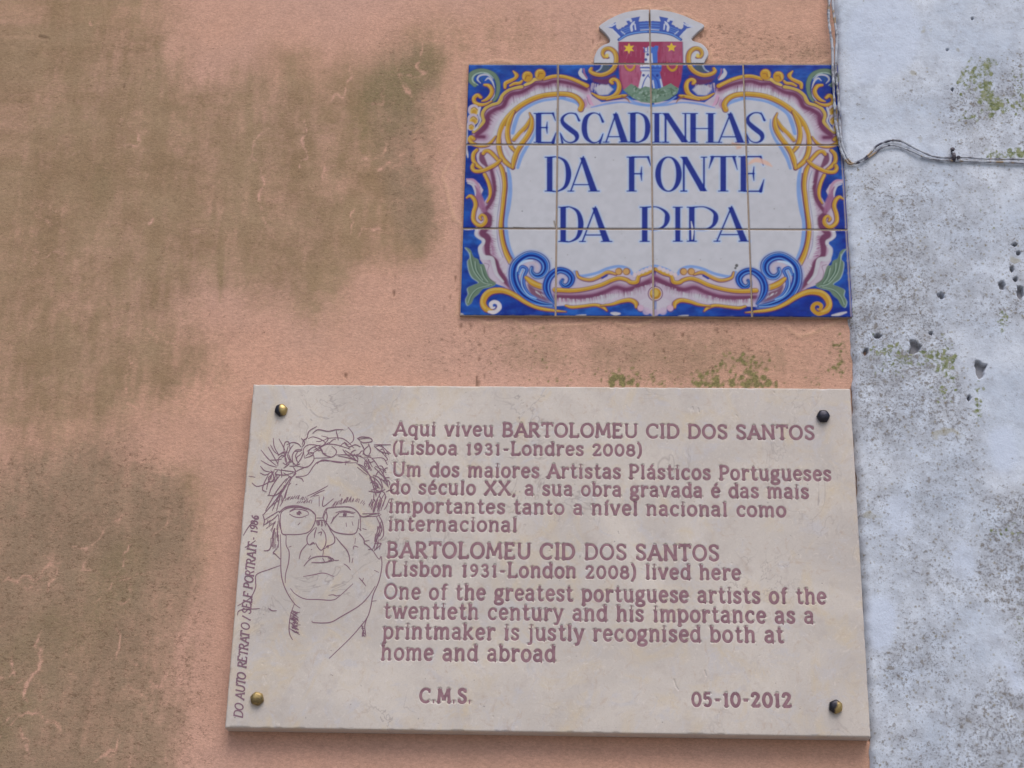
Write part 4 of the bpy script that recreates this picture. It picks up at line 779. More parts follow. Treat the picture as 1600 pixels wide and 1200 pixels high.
def crest_tile(side):
    """half of the cut-out crest: columns of a grid fitted between the sawn top outline and the first joint"""
    P = wall(crest_out, TY); P = spline(P, n=10); 
    keep = P[:, 0] <= MC-0.0006 if side < 0 else P[:, 0] >= MC+0.0006
    Q = P[keep]; xe = MC-0.0006 if side < 0 else MC+0.0006
    yb = 0.0008; iy = np.linspace(yb, Q[:, 1].max(), 150)
    # for every height the span between joint and outline (outermost crossing)
    xs = np.full(len(iy), xe)
    for a, b in zip(Q[:-1], Q[1:]):
        lo, hi = min(a[1], b[1]), max(a[1], b[1])
        if hi-lo < 1e-9: continue
        k = (iy >= lo) & (iy <= hi); x = a[0]+(iy-a[1])/(b[1]-a[1])*(b[0]-a[0])
        xs = np.where(k, np.minimum(xs, x) if side < 0 else np.maximum(xs, x), xs)
    xs[0] = xs[1]
    t = np.linspace(0, 1, 150)[None]; U = xe+(xs[:, None]-xe)*t; V = np.repeat(iy[:, None], 150, 1)
    if side < 0: U = U[:, ::-1]
    e = np.minimum(np.minimum(np.abs(U-xs[:, None]), np.abs(U-xe)), np.minimum(V-yb, iy[-1]-V)); r = 0.0016
    dep = np.where(e < r, r-np.sqrt(np.maximum(r*r-(r-np.minimum(e, r))**2, 0)), 0)
    Y = TY+trn.normal(0, .0003)+dep*0.8; front = np.stack([U, Y, V], -1).reshape(-1, 3); Cc = tc.sample(U, V).reshape(-1, 3)
    nv = nu = 150; idx = np.arange(nu*nv).reshape(nv, nu); ring = np.concatenate([idx[0], idx[1:, -1], idx[-1, -2::-1], idx[-2:0:-1, 0]])
    bk = front[ring].copy(); bk[:, 1] = 0.001; o = len(front); n = len(ring); i = np.arange(n); j = (i+1) % n
    me = raw_mesh('tile', np.concatenate([front, bk]), np.concatenate([grid_quads(nv, nu), np.stack([ring[j], ring[i], o+i, o+j], 1)]))
    attr(me, 'paint', np.concatenate([Cc, np.tile(lin((172, 168, 166)), (n, 1))])); return me
UL, UR = -0.2775, 0.2835
cu = [UL, -0.14, 0.0, 0.14, UR]
for r in range(3):
    for c_ in range(4): link('tile', tile(cu[c_], cu[c_+1], -TS*(r+1), -TS*r), tm.m, sign)
for s_ in (-1, 1): link('tile', crest_tile(s_), tm.m, sign)['label'] = 'half of the cut-out coat of arms tile'
def box(u0, u1, y0, y1, v0, v1):
    V = [(x, y, z) for z in (v0, v1) for y in (y0, y1) for x in (u0, u1)]
    return V, [(0, 1, 5, 4), (1, 3, 7, 5), (3, 2, 6, 7), (2, 0, 4, 6), (4, 5, 7, 6), (0, 2, 3, 1)]
V, Fq = box(UL+.0008, UR-.0008, TY+.0012, 0.002, -3*TS+.0008, 0.0012); n0 = len(V)
V2, F2 = box(-0.040, 0.040, TY+.0014, 0.0021, 0.0009, 0.068); V += V2; Fq += [tuple(i+n0 for i in f) for f in F2]
link('grout', py_mesh('grout', V, Fq), gm.m, sign)
# ---------------------------------------------------------------- engraved lettering: a stroke alphabet with flared limbs
def E_(cx, cy, rx, ry, a0, a1, n=9):
    t = np.radians(np.linspace(a0, a1, n)); return [(cx+rx*math.cos(q), cy+ry*math.sin(q)) for q in t]
XH = .73
GL = {}
def gdef(ch, adv, *st): GL[ch] = (adv, st)
SER = lambda x, y, l=.125: [(x-l, y), (x+l, y)]
gdef('A', .80, [(.06, 0), (.40, 1)], [(.40, 1), (.76, 0)], [(.19, .34), (.63, .34)], SER(.06, .01), SER(.76, .01))
gdef('B', .70, [(.13, 0), (.13, 1)], [(.05, .985), (.32, .985)]+E_(.34, .75, .22, .235, 85, -90)+[(.14, .515)], [(.14, .515), (.36, .515)]+E_(.37, .265, .25, .25, 85, -90)+[(.05, .015)])
gdef('C', .80, E_(.46, .5, .38, .49, 48, 312, 15), [(.73, .95), (.73, .72)])
gdef('D', .82, [(.13, 0), (.13, 1)], [(.05, .985), (.34, .985)]+E_(.36, .5, .38, .485, 85, -85, 11)+[(.05, .015)])
gdef('E', .66, [(.13, 0), (.13, 1)], [(.05, .985), (.56, .985)], [(.14, .52), (.46, .52)], [(.05, .015), (.60, .015)], [(.56, 1), (.57, .82)], [(.60, 0), (.61, .2)])
gdef('F', .62, [(.13, 0), (.13, 1)], [(.05, .985), (.56, .985)], [(.14, .52), (.46, .52)], SER(.13, .01), [(.56, 1), (.57, .82)])
gdef('I', .30, [(.15, 0), (.15, 1)], SER(.15, .99), SER(.15, .01))
gdef('L', .62, [(.13, 0), (.13, 1)], [(.05, .015), (.56, .015)], SER(.13, .99), [(.56, 0), (.58, .2)])
gdef('M', .98, [(.10, 0), (.17, 1)], [(.17, 1), (.49, .2)], [(.49, .2), (.81, 1)], [(.81, 1), (.89, 0)], SER(.10, .01, .09), SER(.89, .01, .09), SER(.14, .985, .07), SER(.85, .985, .07))
gdef('N', .84, [(.13, 0), (.13, 1)], [(.13, 1), (.71, 0)], [(.71, 0), (.71, 1)], SER(.13, .01, .09), SER(.71, .985, .09), SER(.08, .985, .07))
gdef('O', .86, E_(.43, .5, .36, .49, 90, 450, 20))
gdef('P', .64, [(.13, 0), (.13, 1)], [(.05, .985), (.32, .985)]+E_(.34, .72, .24, .265, 85, -90)+[(.14, .455)], SER(.13, .01))
gdef('R', .74, [(.13, 0), (.13, 1)], [(.05, .985), (.32, .985)]+E_(.34, .74, .23, .245, 85, -90)+[(.14, .495)], [(.33, .495), (.66, .01)], SER(.13, .01), SER(.66, .015, .07))
gdef('S', .64, [(.54, .82), (.44, .95), (.30, .985), (.14, .92), (.10, .76), (.20, .60), (.42, .47), (.54, .32), (.53, .13), (.38, .015), (.22, .03), (.10, .18)], [(.55, .96), (.55, .76)], [(.09, .05), (.09, .26)])
gdef('T', .70, [(.35, 0), (.35, 1)], [(.03, .985), (.67, .985)], [(.03, 1), (.02, .80)], [(.67, 1), (.68, .80)], SER(.35, .01))
gdef('U', .84, [(.14, 1), (.14, .36)]+E_(.43, .34, .29, .325, 180, 360, 11)+[(.72, .6), (.72, 1)], SER(.14, .985, .09), SER(.72, .985, .09))
gdef('X', .82, [(.08, 0), (.70, 1)], [(.10, 1), (.74, 0)], SER(.08, .01, .08), SER(.74, .01, .08), SER(.70, .985, .08), SER(.10, .985, .08))
gdef('a', .60, [(.09, .60), (.18, .70), (.32, .715), (.44, .62), (.46, .46)], [(.46, .5), (.46, 0)], [(.46, .42), (.26, .40)]+E_(.25, .21, .17, .195, 95, 270, 9)+[(.38, .06), (.46, .18)], [(.46, .01), (.54, .01)])
gdef('b', .64, [(.12, 0), (.12, 1)], [(.12, .5)]+E_(.34, .365, .23, .355, 150, -150, 13)+[(.12, .2)], [(.03, .985), (.12, .985)])
gdef('c', .56, E_(.32, .365, .24, .355, 45, 315, 13), [(.49, .68), (.49, .52)])
gdef('d', .64, [(.52, 0), (.52, 1)], [(.52, .52)]+E_(.30, .365, .23, .355, 30, 330, 13)+[(.52, .2)], [(.43, .985), (.52, .985)], [(.52, .01), (.60, .01)])
gdef('e', .58, [(.09, .38), (.50, .40)]+E_(.30, .385, .22, .335, 5, 180, 9)+E_(.31, .365, .23, .355, 185, 318, 8))
gdef('f', .40, [(.19, 0), (.19, .80)]+E_(.31, .82, .12, .165, 180, 50, 6), [(.05, .70), (.34, .70)], SER(.19, .01, .09))
gdef('g', .58, E_(.27, .48, .19, .235, 90, 450, 16), [(.40, .65), (.48, .72), (.56, .70)], [(.16, .28), (.09, .18), (.14, .08), (.36, .06), (.50, -.04), (.50, -.18), (.36, -.27), (.18, -.27), (.06, -.18), (.08, -.05), (.18, .06)])
gdef('h', .66, [(.13, 0), (.13, 1)], [(.13, .48), (.24, .66), (.38, .715), (.50, .62), (.52, .45), (.52, 0)], SER(.13, .01, .09), SER(.52, .01, .09), [(.04, .985), (.13, .985)])
gdef('i', .30, [(.15, 0), (.15, XH)], SER(.15, .01, .09), [(.05, .715), (.15, .715)], [(.12, .93), (.18, .93)])
gdef('j', .30, [(.17, XH), (.17, -.10), (.10, -.25), (-.03, -.27)], [(.07, .715), (.17, .715)], [(.14, .93), (.20, .93)])
gdef('k', .64, [(.13, 0), (.13, 1)], [(.13, .26), (.48, .70)], [(.25, .40), (.56, .01)], SER(.13, .01, .09), SER(.56, .015, .07), SER(.48, .71, .07), [(.04, .985), (.13, .985)])
gdef('l', .30, [(.15, 0), (.15, 1)], SER(.15, .01, .09), [(.05, .985), (.15, .985)])
gdef('m', .98, [(.13, 0), (.13, XH)], [(.13, .48), (.22, .65), (.34, .715), (.46, .63), (.48, .45), (.48, 0)], [(.48, .48), (.58, .65), (.70, .715), (.82, .63), (.84, .45), (.84, 0)], SER(.13, .01, .08), SER(.48, .01, .08), SER(.84, .01, .08), [(.04, .715), (.13, .715)])
gdef('n', .66, [(.13, 0), (.13, XH)], [(.13, .48), (.24, .66), (.38, .715), (.50, .62), (.52, .45), (.52, 0)], SER(.13, .01, .09), SER(.52, .01, .09), [(.04, .715), (.13, .715)])
gdef('o', .62, E_(.31, .365, .24, .355, 90, 450, 18))
gdef('p', .64, [(.12, -.28), (.12, XH)], [(.12, .5)]+E_(.34, .365, .23, .355, 150, -150, 13)+[(.12, .2)], [(.03, .715), (.12, .715)], SER(.12, -.27, .09))
gdef('q', .64, [(.52, -.28), (.52, XH)], [(.52, .52)]+E_(.30, .365, .23, .355, 30, 330, 13)+[(.52, .2)], SER(.52, -.27, .09))
gdef('r', .48, [(.13, 0), (.13, XH)], [(.13, .46), (.22, .63), (.34, .71), (.44, .66)], SER(.13, .01, .09), [(.04, .715), (.13, .715)], [(.44, .72), (.44, .58)])
gdef('s', .50, [(.42, .58), (.34, .69), (.23, .715), (.12, .66), (.09, .55), (.17, .44), (.33, .34), (.42, .22), (.38, .07), (.25, .01), (.14, .05), (.07, .16)], [(.43, .69), (.43, .54)], [(.06, .04), (.06, .2)])
gdef('t', .44, [(.19, .98), (.19, .18), (.25, .04), (.35, .02), (.42, .09)], [(.05, .70), (.38, .70)])
gdef('u', .66, [(.13, XH), (.13, .26), (.20, .06), (.32, .01), (.44, .08), (.52, .24)], [(.52, 0), (.52, XH)], [(.04, .715), (.13, .715)], [(.43, .715), (.52, .715)], [(.52, .01), (.60, .01)])
gdef('v', .60, [(.07, .72), (.30, 0)], [(.30, 0), (.53, .72)], SER(.07, .715, .08), SER(.53, .715, .08))
gdef('w', .86, [(.06, .72), (.25, 0)], [(.25, 0), (.43, .70)], [(.43, .70), (.61, 0)], [(.61, 0), (.80, .72)], SER(.06, .715, .07), SER(.80, .715, .07))
gdef('y', .60, [(.07, .72), (.31, .02)], [(.53, .72), (.28, -.10), (.20, -.25), (.06, -.26)], SER(.07, .715, .08), SER(.53, .715, .08))
gdef('0', .64, E_(.32, .42, .24, .41, 90, 450, 18)); gdef('1', .40, [(.22, 0), (.22, .84)], [(.08, .70), (.22, .83)], SER(.22, .01, .09))
gdef('2', .60, [(.09, .62), (.14, .78), (.29, .83), (.45, .74), (.46, .58), (.34, .38), (.09, .02)], [(.08, .015), (.52, .015)], [(.52, 0), (.53, .16)])
gdef('3', .58, [(.10, .70), (.20, .82), (.36, .81), (.43, .66), (.36, .50), (.22, .45)], [(.22, .45), (.40, .40), (.48, .24), (.42, .06), (.26, .01), (.08, .12)])
gdef('5', .58, [(.14, .82), (.48, .82)], [(.14, .82), (.12, .46)], [(.12, .46), (.28, .52), (.44, .44), (.48, .26), (.40, .06), (.24, .01), (.08, .10)])
gdef('6', .60, [(.46, .80), (.28, .72), (.14, .5), (.10, .26), (.18, .06), (.32, .01), (.46, .10), (.48, .26), (.40, .44), (.26, .46), (.12, .32)])
gdef('8', .60, E_(.30, .63, .18, .19, 90, 450, 14), E_(.30, .23, .22, .22, 90, 450, 14))
gdef('9', .60, [(.14, .02), (.34, .10), (.46, .32), (.49, .56), (.42, .76), (.28, .83), (.14, .74), (.12, .58), (.20, .42), (.34, .40), (.48, .52)])
gdef('(', .36, [(.30, 1.06), (.16, .78), (.12, .42), (.16, .08), (.30, -.2)]); gdef(')', .36, [(.06, 1.06), (.20, .78), (.24, .42), (.20, .08), (.06, -.2)])
gdef('-', .44, [(.08, .40), (.36, .40)]); gdef(',', .28, [(.14, .06), (.12, -.06), (.07, -.15)]); gdef('.', .28, [(.09, .06), (.18, .06)]); gdef('/', .40, [(.02, -.05), (.34, 1.0)])
ACC = {'á': 'a', 'é': 'e', 'í': 'i'}

PY = -0.0240
class Ribbons:
    """cut lines as slim flat strips lying a hair above the stone"""
    def __init__(s, depth=0.0): s.V = []; s.F = []; s.k = 0; s.depth = depth; s.paths = []
    def add(s, P, w):
        P = np.asarray(P, float); w = np.asarray(w, float)
        if len(P) < 2: return
        d = np.gradient(P, axis=0); d /= (np.hypot(d[:, 0], d[:, 1])[:, None]+1e-9); n = np.stack([-d[:, 1], d[:, 0]], 1)*w[:, None]/2
        y = PY+s.depth-0.00012-0.00002*(s.k % 24); s.k += 1; o = len(s.V); s.paths.append((P, w))
        for i, (a, b) in enumerate(zip(P+n, P-n)): yi = y-0.000012*i/len(P); s.V.append((a[0], yi, a[1])); s.V.append((b[0], yi, b[1]))
        for i in range(len(P)-1): s.F.append((o+2*i, o+2*i+1, o+2*i+3, o+2*i+2))
    def mesh(s, name): return py_mesh(name, s.V, s.F)

def text_line(txt, x0, y0, x1, y1, cap, wt=.150, shear=0.0, jit=0.004, stretch=True, depth=0.0):
    """cap: height of a capital in photograph pixels; fitted between both ends of the line"""
    A, B = wall([(x0, y0), (x1, y1)], PY); e = (B-A); L = np.hypot(*e); ex = e/L; ey = np.array([-ex[1], ex[0]])
    H = cap/1115.0; adv = []
    for ch in txt: adv.append(.34 if ch == ' ' else GL[ACC.get(ch, ch)][0])
    xs_ = min(1.16, max(1.0, (L/H-0.12*(len(txt)-1))/sum(adv))) if stretch else 1.0
    adv = [a*xs_ for a in adv]; nat = sum(adv)*H; tr = (L-nat)/(len(txt)-1)/H if len(txt) > 1 else 0
    R = Ribbons(depth); x = 0.0; rr = np.random.default_rng(len(txt)*7+int(y0))
    for ch, ad in zip(txt, adv):
        if ch != ' ':
            sts = list(GL[ACC.get(ch, ch)][1])
            if ch in ACC:
                if ch == 'í': sts = sts[:-1]
                sts.append([(ad/xs_*.5-.04, .84), (ad/xs_*.5+.10, 1.04)])
            ox, oy, sc = rr.normal(0, jit*2), rr.normal(0, jit), 1+rr.normal(0, jit)
            for st_ in sts:
                q = np.array(st_, float)
                if len(q) == 2:
                    t = np.array([0, .10, .30, .70, .90, 1.0])[:, None]; ln = np.hypot(*(q[1]-q[0])); q = q[0]*(1-t)+q[1]*t
                    w = np.array([1.35, 1.12, .98, .98, 1.12, 1.35]) if ln > .5 else np.array([.9]*6)
                    if ln < .24: w = np.array([.72]*6)
                    if ln < .095: w = np.array([1.25]*6)
                else: q = spline(q, n=4); w = np.interp(np.linspace(0, 1, len(q)), [0, .5, 1], [.92, 1.0, .92])
                q = q*[sc*xs_, sc]+[ox, oy]; q[:, 0] += q[:, 1]*shear
                P = A+((q[:, 0]+x)*H)[:, None]*ex+(q[:, 1]*H)[:, None]*ey
                R.add(P, w*wt*H)
        x += ad+tr
    return R

# ---------------------------------------------------------------- the stone plaque
pc = wall([(397.2, 599), (1330.5, 608), (1359, 1151), (349.6, 1138)], PY)
plaque = thing('memorial_plaque', 'cream limestone plaque with engraved portrait and bilingual text, held by four bolts', 'plaque', (0, 0, ZT))
bm_u = [pc[0][0], pc[1][0]]; u0p, u1p = (pc[0][0]+pc[3][0])/2, (pc[1][0]+pc[2][0])/2; v1p, v0p = (pc[0][1]+pc[1][1])/2, (pc[2][1]+pc[3][1])/2
sm = NT('cream_limestone', 0.42, 0.35)
vec = sm.map((1, 1, 1))
n1 = sm.noise(5.5, 5, 0.62, dist=.6); n2 = sm.noise(16, 5, 0.65, dist=1.2); n3 = sm.noise(60, 4, 0.6)
c = sm.mix(sm.rng(n1, 0.36, 0.66), pig(181, 174, 170), pig(200, 192, 185))
c = sm.mix(sm.rng(n2, 0.52, 0.72, 0, 0.7), c, pig(196, 180, 154))
c = sm.mix(sm.rng(sm.noise(26, 5, 0.7, vec=sm.map((1, 1, 1), (3, 1, 2)), dist=1.4), 0.54, 0.66, 0, 0.6), c, pig(184, 182, 188))
c = sm.mix(sm.rng(sm.noise(46, 5, 0.75, vec=sm.map((1, 1, 1), (8, 1, 2)), dist=2.0), 0.56, 0.66, 0, 0.55), c, pig(178, 160, 146))
c = sm.mix(sm.rng(sm.noise(70, 5, 0.75, vec=sm.map((1, 1, 1), (2, 9, 2)), dist=2.5), 0.57, 0.66, 0, 0.5), c, pig(210, 202, 196))
ve = sm.math('ABSOLUTE', sm.math('SUBTRACT', sm.noise(9, 4, 0.6, vec=sm.map((1, 1, 1), (7, 0, 4)), dist=1.6), 0.5))
vm = sm.math('MULTIPLY', sm.rng(ve, 0.0, 0.012, 1, 0), sm.rng(sm.noise(7, 2, .5, vec=sm.map((1, 1, 1), (1, 5, 9))), 0.48, 0.62))
c = sm.mix(sm.math('MULTIPLY', vm, 0.65), c, pig(140, 130, 130))
ve2 = sm.math('ABSOLUTE', sm.math('SUBTRACT', sm.noise(22, 3, 0.6, vec=sm.map((1, 1, 1), (2, 3, 8)), dist=2.2), 0.5))
c = sm.mix(sm.math('MULTIPLY', sm.math('MULTIPLY', sm.rng(ve2, 0.0, 0.014, 1, 0), sm.rng(n1, 0.45, 0.6)), 0.4), c, pig(206, 200, 200))
c = sm.mix(sm.math('MULTIPLY', sm.rng(sm.noise(150, 2), 0.745, 0.78), 0.6), c, pig(112, 102, 102))
c = sm.mix(sm.rng(n3, 0.55, 0.75, 0, .35), c, pig(164, 152, 148))
c = sm.mix(sm.rng(sm.noise(500, 3, .7), 0.5, 0.75, 0, .30), c, pig(150, 140, 138))
sm.color(c); sm.rough(sm.rng(n2, .3, .7, .38, .55)); sm.bump(n3, 0.0006, 0.3)
im = NT('mauve_engraving', 0.8, 0.2)
im.color(im.mix(im.rng(im.noise(120, 3), .35, .65), pig(126, 96, 107), pig(147, 116, 125)))
LINES = [('Aqui viveu BARTOLOMEU CID DOS SANTOS', 615.5, 680, 1273, 686.3, 21.5), ('(Lisboa 1931-Londres 2008)', 612, 709.5, 1004, 712, 20.5), ('Um dos maiores Artistas Plásticos Portugueses', 612.5, 743.7, 1299, 750.8, 21.5),
    ('do século XX, a sua obra gravada é das mais', 608.5, 771.2, 1264, 778.3, 21), ('importantes tanto a nível nacional como', 607, 800.5, 1229, 807.2, 21), ('internacional', 606, 828.7, 808, 830.5, 21),
    ('BARTOLOMEU CID DOS SANTOS', 604, 870.5, 1124, 875.8, 23), ('(Lisbon 1931-London 2008) lived here', 600.5, 899.5, 1158, 905.7, 21.5), ('One of the greatest portuguese artists of the', 599.5, 935.5, 1291.5, 943.3, 22.5),
    ('twentieth century and his importance as a', 599, 965.7, 1272.5, 973.8, 22.5), ('printmaker is justly recognised both at', 598, 997.5, 1225, 1003.8, 22.5), ('home and abroad', 595, 1030.7, 868, 1033.2, 22.5)]
cut = Canvas(u0p, u1p, v0p, v1p, 0.0007, PY, 1)
def carve(R, name='text_line'):
    for P, w in R.paths: cut.run(np.stack([(P[:, 0]-cut.u0)/cut.res, (P[:, 1]-cut.v0)/cut.res], 1), np.maximum(w/2/cut.res, .6), 1.5, 1.0)
    for P, w in R.paths: w *= 1.25
    V = R.V[:]; R2 = Ribbons(R.depth)
    for P, w in R.paths: R2.add(P, w)
    return link(name, R2.mesh(name), im.m, plaque)
for tx_, a, b, c_, d, cap in LINES: carve(text_line(tx_, a, b, c_, d, cap, .168, depth=0.0005))
carve(text_line('C.M.S.', 655, 1097, 737, 1098, 19.5, .215, depth=0.0005)); carve(text_line('05-10-2012', 1080.5, 1103, 1237, 1104.3, 22.5, .185, depth=0.0005))
pits = np.random.default_rng(31)
for i in range(90):                                   # natural pits of the limestone
    P = pits.random((1, 2))*[cut.w, cut.h]; P = np.concatenate([P, P+pits.normal(0, 1.6, (1, 2))]); cut.run(P, np.array([1, 1])*pits.uniform(.3, 1.1), 1.2, 1.0, pits.uniform(.2, .7))
for p in ([(1101, 1048), (1103, 1056)], [(1053, 1062), (1056, 1072), (1060, 1078)], [(1082, 636), (1083, 640)], [(1091, 638), (1092, 644)], [(1209, 612), (1210, 614)]): cut.run(cut.tx(p), np.full(len(p), 1.1), 1.3, 1.0, .9)
a = np.linspace(u0p, u1p, 1180); b = np.linspace(v0p, v1p, 690); U, V = np.meshgrid(a, b)
e = np.minimum(np.minimum(U-u0p, u1p-U), np.minimum(V-v0p, v1p-V)); r = 0.0022
dep = np.where(e < r, r-np.sqrt(np.maximum(r*r-(r-np.minimum(e, r))**2, 0)), 0)
chip = np.clip((fnoise(*U.shape, 60, 91, 3)-.62)*12, 0, 1)*np.clip(1-e/0.003, 0, 1)*0.0012
gz = cut.sample(U, V)[..., 0]
front = np.stack([U, PY+dep+chip+0.0009*gz+0.0004*(fnoise(*U.shape, 5, 92, 2)-.5), V], -1).reshape(-1, 3)
idx = np.arange(U.size).reshape(U.shape); ring = np.concatenate([idx[0], idx[1:, -1], idx[-1, -2::-1], idx[-2:0:-1, 0]])
bk = front[ring].copy(); bk[:, 1] = 0.001; o = len(front); n = len(ring); i = np.arange(n); j = (i+1) % n
me = raw_mesh('slab', np.concatenate([front, bk]), np.concatenate([grid_quads(*U.shape), np.stack([ring[j], ring[i], o+i, o+j], 1)]))
link('slab', me, sm.m, plaque)

# thin hand-drawn lines: the portrait and its upright caption
fm = NT('brown_engraved_line', 0.8, 0.2); fm.color(fm.mix(fm.noise(90, 2), pig(116, 88, 104), pig(138, 110, 124)))
PT = Ribbons()
def draw(L, ox, oy, s, w=1.6):
    for p in L:
        q = spline(np.array([(ox+a/s, oy+b/s) for a, b in p], float), n=7) if len(p) > 2 else np.array([(ox+a/s, oy+b/s) for a, b in p], float)
        W = wall(q, PY); t = np.linspace(0, 1, len(W)); PT.add(W, w/1100.0*(.55+.45*np.sin(np.pi*np.clip(t*.9+.05, 0, 1))))
P1 = [[(330, 645), (390, 720), (470, 790)], [(395, 620), (430, 680), (480, 770)], [(415, 600), (450, 660), (490, 690)], [(440, 540), (450, 620), (490, 690)], [(490, 545), (520, 600), (545, 650)], [(330, 740), (400, 780), (470, 800)], [(325, 790), (360, 830), (420, 845)], [(320, 850), (370, 870), (430, 840)], [(250, 940), (290, 970), (350, 960), (400, 935), (470, 920)], [(220, 880), (280, 890)],
    [(480, 700), (520, 670), (545, 660)], [(480, 790), (490, 720), (530, 690)], [(540, 700), (535, 620), (550, 575), (580, 580), (590, 640)], [(560, 600), (610, 580), (660, 590), (690, 620)], [(600, 760), (570, 700), (590, 640), (620, 600)], [(620, 780), (610, 700), (640, 650), (690, 640)], [(640, 790), (690, 720), (710, 660)], [(560, 770), (545, 720), (560, 660), (575, 610)], [(585, 790), (630, 790), (680, 770)], [(650, 790), (600, 740), (580, 690)], [(660, 760), (640, 700), (660, 660)],
    [(700, 600), (710, 560), (740, 540), (760, 480), (830, 435)], [(690, 540), (720, 580), (700, 620)], [(790, 500), (840, 465), (930, 480), (1000, 465), (1065, 465)], [(1105, 440), (1150, 500), (1155, 560), (1110, 600)], [(870, 520), (930, 540), (900, 590), (830, 650), (760, 690)], [(750, 545), (800, 530), (880, 560), (920, 600)], [(930, 540), (1040, 540), (1100, 570), (1160, 630)], [(720, 720), (710, 640), (760, 600), (850, 610), (870, 640)], [(740, 660), (800, 620), (870, 600)], [(745, 690), (770, 640), (830, 610)], [(730, 700), (770, 670), (800, 680), (770, 700)], [(800, 650), (900, 600), (1000, 600), (1130, 640)], [(720, 720), (780, 700), (800, 690)],
    [(800, 720), (960, 710), (1005, 660), (960, 610)], [(860, 640), (900, 690), (960, 710)], [(1000, 690), (1100, 690), (1200, 700), (1250, 720)], [(1060, 640), (1100, 690), (1180, 740)], [(1020, 700), (1120, 720), (1200, 750)], [(1080, 650), (1150, 690), (1230, 700)], [(1110, 630), (1170, 600), (1220, 620)], [(1190, 540), (1240, 580), (1320, 570), (1300, 540), (1200, 550)], [(1190, 545), (1230, 530), (1300, 535)], [(1220, 580), (1250, 640), (1240, 690)], [(1300, 600), (1250, 650), (1260, 690), (1310, 700)], [(1290, 590), (1310, 650), (1290, 700)],
    [(1340, 600), (1400, 600), (1490, 600)], [(1340, 610), (1400, 660), (1480, 680)], [(1380, 640), (1430, 690), (1460, 730), (1440, 740)], [(1320, 720), (1420, 720), (1460, 780)], [(1400, 600), (1450, 650), (1490, 680)], [(1350, 620), (1390, 610), (1440, 640), (1470, 690)], [(1390, 650), (1420, 640), (1450, 700)], [(1250, 710), (1320, 720), (1400, 830), (1450, 910)], [(1250, 720), (1300, 800), (1280, 820)], [(1265, 720), (1320, 830)], [(1280, 715), (1325, 800)], [(1260, 760), (1310, 830)], [(1275, 740), (1270, 800)], [(1295, 730), (1290, 810)],
    [(1180, 760), (1260, 830), (1310, 890), (1340, 1000), (1360, 1060)], [(1190, 800), (1280, 870)], [(1200, 770), (1250, 800), (1290, 850)], [(1300, 880), (1350, 900), (1400, 960), (1410, 1000), (1380, 1020)], [(1330, 870), (1390, 900), (1420, 980)], [(1340, 800), (1400, 860), (1460, 920)], [(1420, 830), (1450, 850)], [(1350, 790), (1430, 830)], [(1400, 900), (1450, 950), (1470, 980)], [(1405, 910), (1465, 930)], [(1310, 900), (1350, 960), (1360, 1050)], [(1300, 890), (1330, 940), (1350, 930), (1330, 880)],
    [(1400, 1030), (1350, 1120), (1330, 1190)], [(1430, 1040), (1400, 1100), (1370, 1190)], [(1450, 1060), (1420, 1130), (1400, 1190)], [(1380, 1060), (1340, 1150)], [(1370, 1030), (1420, 1020), (1440, 1060), (1420, 1150)], [(1480, 1080), (1450, 1150), (1430, 1180)],
    [(640, 885), (740, 870), (800, 790), (850, 750), (960, 745), (1100, 760), (1180, 760)], [(830, 770), (880, 735), (960, 745)], [(960, 750), (1040, 760), (1130, 745)], [(1090, 740), (1085, 780)], [(620, 870), (640, 840), (620, 800)], [(640, 890), (690, 900), (710, 930)], [(450, 820), (540, 830), (640, 850), (600, 900), (570, 980), (545, 1080)], [(650, 790), (740, 800), (800, 740), (800, 690)], [(640, 840), (700, 810), (760, 790)], [(530, 850), (600, 890)], [(480, 830), (460, 860), (540, 870), (620, 850)],
    [(400, 860), (360, 940), (345, 1000), (380, 1020)], [(450, 830), (400, 920), (380, 1000)], [(500, 870), (430, 970), (400, 1050)], [(560, 900), (480, 1000), (420, 1100), (370, 1190)], [(600, 880), (540, 990), (480, 1080), (430, 1190)], [(390, 1050), (460, 1050), (520, 1000), (570, 930)], [(540, 960), (500, 1070), (470, 1190)], [(430, 860), (395, 900), (420, 930), (460, 880)], [(545, 940), (580, 890), (610, 900)], [(520, 1000), (470, 1080), (400, 1170)], [(560, 1000), (530, 1090), (500, 1150)],
    [(740, 1060), (830, 1020), (930, 965)], [(770, 1070), (840, 1030), (900, 1005)], [(800, 1060), (850, 1050)], [(850, 1060), (850, 1150)], [(890, 1060), (885, 1150), (980, 1080)], [(895, 1070), (880, 1110)], [(1040, 1040), (1035, 1060)], [(640, 960), (655, 950)], [(600, 940), (580, 960)]]
def zig(x0, y0, x1, y1, n, h, top):
    r = np.random.default_rng(n); out = []
    for i in range(n):
        t = i/(n-1); x = x0+(x1-x0)*t; y = y0+(y1-y0)*t-top*math.sin(math.pi*t); out.append([(x+r.normal(0, 4), y+h*r.uniform(.5, 1)), (x+18+r.normal(0, 6), y-h*r.uniform(.4, 1))])
    return out
P1 += zig(545, 1085, 770, 1110, 16, 20, 30)+zig(960, 1140, 1120, 1090, 16, 30, 10)+zig(1120, 1095, 1250, 1125, 9, 18, 14)+zig(650, 1110, 760, 1110, 7, 14, 0)
